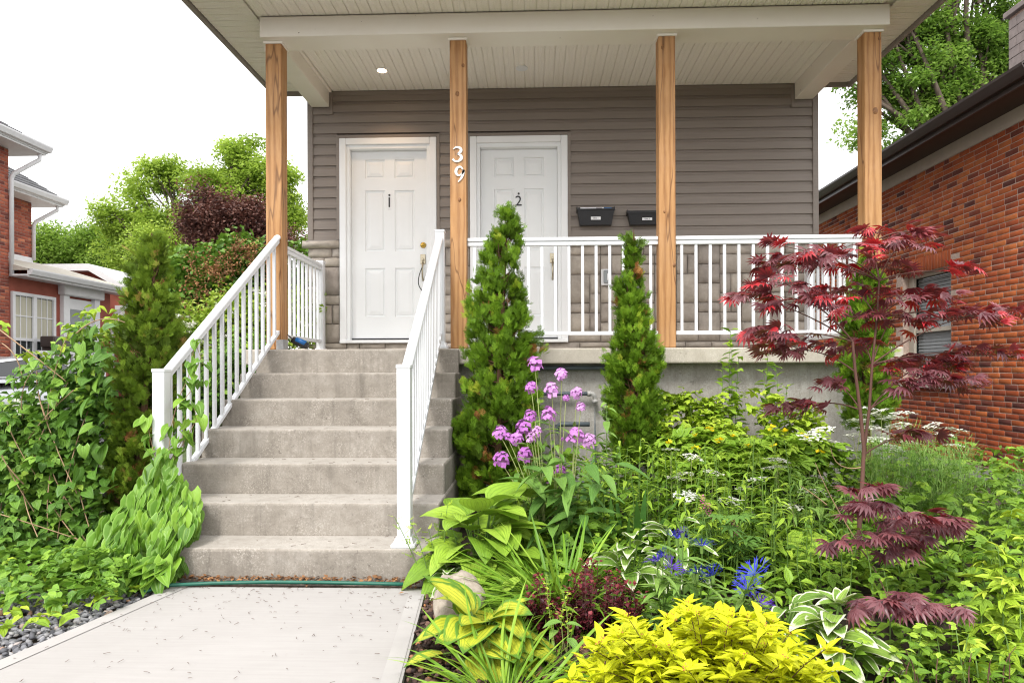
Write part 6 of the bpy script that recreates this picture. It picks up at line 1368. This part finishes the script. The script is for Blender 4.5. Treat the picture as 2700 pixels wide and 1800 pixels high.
# barberry
bb = thing('barberry', (at(1530, 2.95), 2.95, G(at(1530, 2.95), 2.95)), 'dark red barberry bush of upright sprigs', 'shrub')
tb = Tubes(); P = []; T = []
tops = [(1395, 1550), (1420, 1500), (1440, 1530), (1460, 1560), (1400, 1600), (1430, 1580), (1480, 1600), (1510, 1540), (1530, 1520), (1548, 1500), (1560, 1470), (1535, 1470), (1575, 1530), (1600, 1500), (1615, 1540), (1625, 1510), (1640, 1570), (1590, 1590), (1560, 1600), (1540, 1620), (1670, 1590), (1690, 1575), (1500, 1640), (1450, 1640), (1420, 1660), (1580, 1650), (1640, 1640), (1480, 1680), (1520, 1690), (1560, 1700), (1610, 1690), (1650, 1520), (1385, 1580), (1400, 1640)]
for (px, py) in tops:
    for rp in range(3):
        Yd = 2.92+U(-.16, .2); p = UY(px+U(-16, 16), py+U(-8, 30), Yd); b = np.array([at(1530+(px-1530)*.5, 2.95), 2.97, .04]); cv = bez(b, np.array([p[0], p[1], b[2]+.05]), p, 14); tb.add(cv, .003, .0012, 4)
        for i in range(3, 14):
            for k in range(4): P.append(cv[i]+rng.normal(0, .007, 3)); T.append(.12+.5*((i-3)/10)**2+rng.normal(0, .18))
tb.build('stems', 'bark_red', bb); n = len(P)
leaves('foliage', bb, 'lf_barberry', [leaf_proto('round', 1, .72, 2, 2, .2, .25)], P, U(0, 6.28, n), rng.normal(.5, .35, n), rng.normal(0, .3, n), U(.016, .028, n), T)
# peppercress stalk
pc, tips = stem_plant('peppercress', 'pale lime seed stalk standing in front of the barberry', 'weed', None, [(1440, 1515, 2.7, 30), (1478, 1545, 2.7, 10), (1500, 1560, 2.7, 0), (1455, 1590, 2.7, 20), (1515, 1600, 2.7, -5)], 'lf_lime', [leaf_proto('round', 1, .7, 2, 2, .2, .1)], .020, .008, stem='stem_pale', t0=.45, taper=.3, tint=(.75, .15), r=.002)
lw = leaf_meshes('leaf', 'lf_rocket', [leaf_proto('ovate', 1, .5, 5, 2, .5, .2)], (.6, .8)); leaf_objs('leaf', pc, lw, [UY(1485, 1640, 2.62), UY(1490, 1645, 2.62), UY(1495, 1680, 2.6), UY(1470, 1660, 2.62)], [-2.7, -.3, -.9, -2.2], [.15, .2, -.3, -.1], 0, [.09, .07, .08, .06])
# yellow spirea
sp = thing('yellow_spirea', (at(1880, 2.4), 2.4, G(at(1880, 2.4), 2.4)), 'bright yellow leaved spirea with rusty buds at the front of the bed', 'shrub')
tb = Tubes(); P = []; H = []; PT = []; S = []; T = []; tipsS = []
for i in range(125):
    px = U(1495, 2225); env = np.interp(px, [1490, 1580, 1690, 1800, 1900, 2000, 2080, 2150, 2220], [1780, 1690, 1640, 1590, 1625, 1610, 1660, 1720, 1780])
    py = env+abs(rng.normal(0, 1))*95+U(-35, 30); Yd = 2.42+U(-.22, .18)-.0005*(py-1650)
    p = UY(px, py, Yd); tipsS.append(p); b = np.array([at(1880+(px-1880)*.55, 2.45), 2.45, -.01]); cv = bez(b, (b+p)/2+[U(-.02, .02), U(-.02, .02), .03], p, 12); tb.add(cv, .0026, .0012, 4)
    a0 = U(0, 6.28)
    for k in range(3, 12):
        for e in range(2): P.append(cv[k]); H.append(a0+k*2.4+e*2.6); PT.append(U(.1, .7)); S.append(.080*U(.7, 1.25)*(1-.2*(k/12))); T.append(rng.normal(.45+.02*k, .18))
tb.build('stems', 'bark_red', sp); n = len(P)
leaves('foliage', sp, 'lf_spirea', [leaf_proto('lance', 1, .40, 3, 2, c_, .25) for c_ in (.2, .6)], P, H, PT, rng.normal(0, .25, n), S, T)
own = np.argsort([-p[2] for p in tipsS])[:70]; sm = leaf_meshes('leaf', 'lf_spirea', [leaf_proto('lance', 1, .42, 4, 2, c_, .25) for c_ in (.2, .6)], (.5, .8))
q = np.array([tipsS[i] for i in own for _ in range(4)])-[0, 0, .008]; n = len(q); leaf_objs('leaf', sp, sm, q, U(0, 6.28, n), U(.15, .8, n), 0, U(.06, .085, n))
q = np.array([tipsS[i]+rng.normal(0, .007, 3)+[0, 0, .006] for i in own[:46] for _ in range(9)]); n = len(q)
leaves('buds', sp, 'fl_bud', [quadp(1, .8)], q, U(0, 6.28, n), U(-.5, 1.2, n), 0, .0085, rng.random(n))
# cornflowers
cf = thing('cornflower', (at(1850, 3.0), 3.0, G(at(1850, 3.0), 3.0)), 'blue cornflowers on grey green stems in the centre of the bed', 'flowers')
def cflower(seed):
    r = random.Random(seed); P = []
    for i in range(13):
        a = i*.4833+r.uniform(-.1, .1); P.append(xf(leaf_proto('lance', .5, .07, 2, 1, -.3, 0), rotz(a) @ rotx(r.uniform(.1, .5))))
        for s_ in (-.28, .28): P.append(xf(leaf_proto('lance', .24, .055, 2, 1, 0, 0), rotz(a+s_) @ rotx(r.uniform(.1, .5)), (-math.sin(a)*.34, math.cos(a)*.34, .10)))
    for i in range(10): P.append(xf(leaf_proto('lance', .22, .05, 1, 1, 0, 0), rotz(i*.63) @ rotx(1.1)))
    return join(P)
bmx = leaf_meshes('flower', 'fl_blue', [cflower(i) for i in range(3)], (.2, .6, .85), False)
bl_ = [(1785, 1425, 1.15), (1850, 1445, 1.0), (1735, 1485, 1.1), (1770, 1500, .9), (1838, 1517, 1.2), (1880, 1522, .9), (1990, 1518, 1.25), (1970, 1557, 1.0), (2005, 1597, 1.0), (1745, 1475, .8), (1800, 1410, .5)]
q = [UY(px, py-6, 2.82+U(-.06, .06)) for px, py, s_ in bl_]; leaf_objs('flower', cf, bmx, q, U(0, 6.28, len(q)), rng.normal(-.5, .35, len(q)), rng.normal(0, .3, len(q)), np.array([b[2] for b in bl_])*.112)
tb = Tubes(); LP = []
for p in q:
    b = np.array([p[0]+U(-.06, .06), 2.92, .03]); cv = bez(b, (b+p)/2+[U(-.03, .03), 0, .02], p, 9); tb.add(cv, .0035, .0025, 5); tb.add([p-[0, 0, .03], p-[0, 0, .012], p], .006, .009, 6)
    for k in (1, 2, 3, 4, 5, 6): LP += [cv[k]]*2
tb.build('stems', 'stem_green', cf); n = len(LP); leaves('foliage', cf, 'lf_rocket', [leaf_proto('lance', 1, .24, 4, 2, c_, .2) for c_ in (.4, .9)], LP, U(0, 6.28, n), rng.normal(.4, .3, n), 0, U(.09, .16, n), U(.5, 1, n))
# lupins with pink spikes
lu = thing('lupin', (at(1900, 3.6), 3.6, .05), 'dark green lupin leaves with small pink flower spikes', 'flowers')
pal = [palmate(9, 2.6, 1, .22, .35, 3, 'lance', -.1)]; lmx = leaf_meshes('leaf', 'lf_rocket', pal, (.15, .35, .55))
q = np.array([UY(U(1830, 1990), U(1355, 1480), 3.5+U(-.12, .2)) for _ in range(36)]); n = len(q); leaf_objs('leaf', lu, lmx, q, U(0, 6.28, n), rng.normal(.0, .3, n), 0, U(.075, .11, n))
tb = Tubes(); [tb.add(bez((at(1910, 3.6), 3.6, .04), (p+np.array([at(1910, 3.6), 3.6, .04]))/2+[0, 0, .05], p, 5), .003, .002, 4) for p in q]
for px, py in ((1853, 1330), (1868, 1350), (1932, 1385), (1940, 1400)):
    p = UY(px, py, 3.45); tb.add([(p[0], p[1]+.05, .05), p-[0, 0, .02]], .003, .002, 4)
    k = 26; t = np.linspace(0, 1, k); L3 = p[None]+np.stack([.009*(1-.7*t)*np.cos(t*60), .009*(1-.7*t)*np.sin(t*60), -.03+.075*t], -1); leaves('flower_spike', lu, 'fl_pink', [quadp(1, .8)], L3, t*60, U(0, .8, k), 0, .013, rng.random(k), None)
tb.build('stems', 'stem_green', lu)
# clover-like shrublet and cut-leaf plant at the right
stem_plant('trefoil_plant', 'bushy plant with round three part leaves below the lowest maple branch', 'plant', None, [(U(2230, 2560), U(1640, 1760), U(2.4, 2.6), U(-25, 25)) for _ in range(16)]+[(2270, 1395, 3.0, 20), (2330, 1500, 2.9, 0), (2250, 1470, 3.0, 0), (2545, 1540, 2.75, 0), (2520, 1590, 2.7, 0), (2560, 1600, 2.7, 0), (2270, 1620, 2.6, 0)], 'lf_garden', [trefoil(.8, .5, 3, 1.15, 'round')], .085, .06, tint=(.4, .18), pitch=.25, t0=.35)
mk = [palmate(5, 1.7, 1, .34, .5, 3, 'lance', .05)]
cut = join([xf(mk[0]), xf(palmate(4, 1.2, .62, .3, .4, 2, 'lance', .0), None, (0, .05, .02))])
stem_plant('monkshood', 'tall cut leaved lime green plant at the right edge of the bed', 'plant', None, [(2668, 1345, 2.85, -10), (2630, 1440, 2.8, -10), (2700, 1420, 2.8, -15), (2655, 1530, 2.7, 0), (2600, 1560, 2.75, 5), (2740, 1400, 2.85, -10), (2690, 1600, 2.6, 0), (2590, 1480, 2.9, 0), (2640, 1650, 2.55, 0), (2560, 1690, 2.5, 0)], 'lf_lime', [cut], .15, .05, tint=(.30, .2), pitch=.12, t0=.25, r=.005, taper=.5)
stem_plant('red_stem_plant', 'thin red stems and low leaves at the front right corner', 'plant', None, [(U(2280, 2690), U(1700, 1790), U(2.3, 2.5), U(-15, 15)) for _ in range(22)], 'lf_garden', OV, .075, .03, stem='bark_red', tint=(.3, .2))
# boulder
bo = bpy.data.meshes.new('boulder'); import bmesh
bm_ = bmesh.new(); bmesh.ops.create_icosphere(bm_, subdivisions=4, radius=1)
for vv in bm_.verts:
    c = vv.co; k = 1+.10*math.sin(c.x*3+1)*math.sin(c.y*4)+.07*math.sin(c.z*7+c.x*5)+.03*math.sin(c.x*17+c.z*13)
    f = max(abs(c.x)**3+abs(c.y)**3+abs(c.z)**3, .2)**(-1/3)
    vv.co = Vector((c.x*f*k*.105, c.y*f*k*.15, c.z*f*k*.115))
bm_.to_mesh(bo); bm_.free(); bo.polygons.foreach_set('use_smooth', np.ones(len(bo.polygons), bool)); bo.materials.append(MATS['boulder'])
pb = UY(1196, 1610, 3.05); o = link('boulder', bo, None, None, (pb[0]+.01, 3.12, .085)); o.rotation_euler = (.1, .12, .35); tag(o, 'pale rounded boulder at the edge of the garden bed', 'boulder')

# ================================================================== RED JAPANESE MAPLE
jm = thing('japanese_maple', (*UZ(2258, 1545, .02)[:2], .0), 'young red japanese maple with layered leaves in the flower bed', 'tree')
MY = 3.62
tb = Tubes()
def mp3(px, py, dy=0.0): return UY(px, py, MY+dy)
trunk = [mp3(2252, 1560), mp3(2262, 1440), mp3(2272, 1300), mp3(2278, 1180), mp3(2268, 1080), mp3(2255, 980), mp3(2248, 900)]
trunk[0][2] = -.03; tb.add(trunk, .013, .007, 7)
trunk2 = [mp3(2276, 1200, .02), mp3(2292, 1080, .03), mp3(2300, 960, .04), mp3(2312, 840, .05), mp3(2318, 740, .06), mp3(2300, 640, .06)]; tb.add(trunk2, .009, .003, 6)
CL = [(2310, 608, 55, 10, 6), (2425, 608, 45, 14, 7), (2375, 640, 70, 20, 12), (2200, 668, 100, 24, 20), (2040, 638, 35, 8, 5), (2100, 690, 90, 28, 18), (2310, 700, 80, 24, 14), (2075, 742, 80, 24, 14), (1985, 776, 50, 8, 7), (2130, 790, 100, 26, 20), (2250, 765, 80, 24, 12), (2430, 775, 80, 28, 18), (2535, 712, 36, 14, 7), (2035, 880, 60, 24, 14), (2110, 915, 90, 34, 24), (2540, 828, 100, 20, 22), (2650, 815, 50, 14, 10), (2600, 925, 95, 22, 16), (2270, 900, 40, 14, 6), (2430, 955, 95, 26, 32), (2460, 1000, 100, 24, 26), (2200, 1010, 40, 18, 7), (2110, 1065, 65, 20, 14), (2410, 1145, 65, 20, 9), (2260, 830, 60, 24, 9), (2350, 840, 60, 24, 9), (2690, 935, 40, 14, 6),
      (2290, 1285, 45, 14, 7), (2300, 1335, 60, 20, 12), (2420, 1365, 90, 22, 16), (2350, 1410, 80, 20, 12), (2205, 1430, 22, 8, 3), (2470, 1390, 60, 18, 8), (2360, 1450, 50, 14, 6), (2350, 1585, 90, 26, 18), (2460, 1600, 80, 20, 12)]
PM = [palmate(7, 1.2, 1, .205, c_, 3, 'lance', d_) for c_, d_ in ((.45, .05), (.8, .18), (.25, -.05))]
tl_ = (.15, .35, .5, .65, .80, .95); mm = leaf_meshes('leaf', 'lf_maple', PM, tl_)
Q = []; TT = []; HD = []
main = np.array(trunk+trunk2)
for (px, py, rx, ry, cnt) in CL:
    dy = U(-.22, .22) if py < 1250 else (U(-.55, -.35) if py < 1500 else -.92); c = mp3(px, py, dy)
    below = main[(main[:, 2] < c[2]-.02)]; st = below[np.argmin(np.linalg.norm(below-c, axis=1))] if len(below) else main[0]
    mid = (st+c)/2+[0, 0, .05]; tb.add(bez(st, mid, c-[0, 0, .015], 8), .0045, .0018, 5)
    for i in range(int(cnt*2.4)):
        ex, ey = U(-1.2, 1.2), rng.normal(0, .42); p = mp3(px+rx*ex, py+ry*ey+.12*rx*ex*ex-4, dy+U(-.16, .16)); Q.append(p); out = math.atan2(p[1]-st[1], p[0]-st[0]); HD.append(out+rng.normal(0, .7))
        hi = (py < 960); TT.append(5 if (hi and rng.random() < .12+.28*(abs(ex) > .75)) else int(np.clip(rng.normal(1.9 if py > 960 else 2.6, 1.1), 0, 4)))
        if i % 3 == 0: tb.add([c-[0, 0, .015], (c+p)/2, p], .0016, .001, 3)
tb.build('trunk', 'bark_red', jm)
Q = np.array(Q); HD = np.array(HD); TT = np.array(TT); n = len(Q); pt = rng.normal(-.05, .30, n); rl_ = rng.normal(0, .35, n); sc = U(.055, .092, n)
pk = TT+6*rng.integers(0, 3, n); sel = np.arange(n) < 0; sel[rng.choice(n, min(n, 300), replace=False)] = True
leaf_objs('leaf', jm, mm, Q[sel], HD[sel], pt[sel], rl_[sel], sc[sel], pk[sel])
leaves('foliage', jm, 'lf_maple', PM, Q[~sel], HD[~sel], pt[~sel], rl_[~sel], sc[~sel], np.array(tl_)[TT[~sel]], smooth=True)
tb = Tubes()
for a, b, c in (((2255, 1420), (2180, 1300), (2150, 1220)), ((2180, 1330), (2130, 1290), (2110, 1280)), ((2280, 1230), (2200, 1250), (2190, 1180))): tb.add(bez(mp3(*a), mp3(*b), mp3(*c), 7), .0035, .0015, 4)
tb.build('bare_twigs', 'stem_dry', jm)
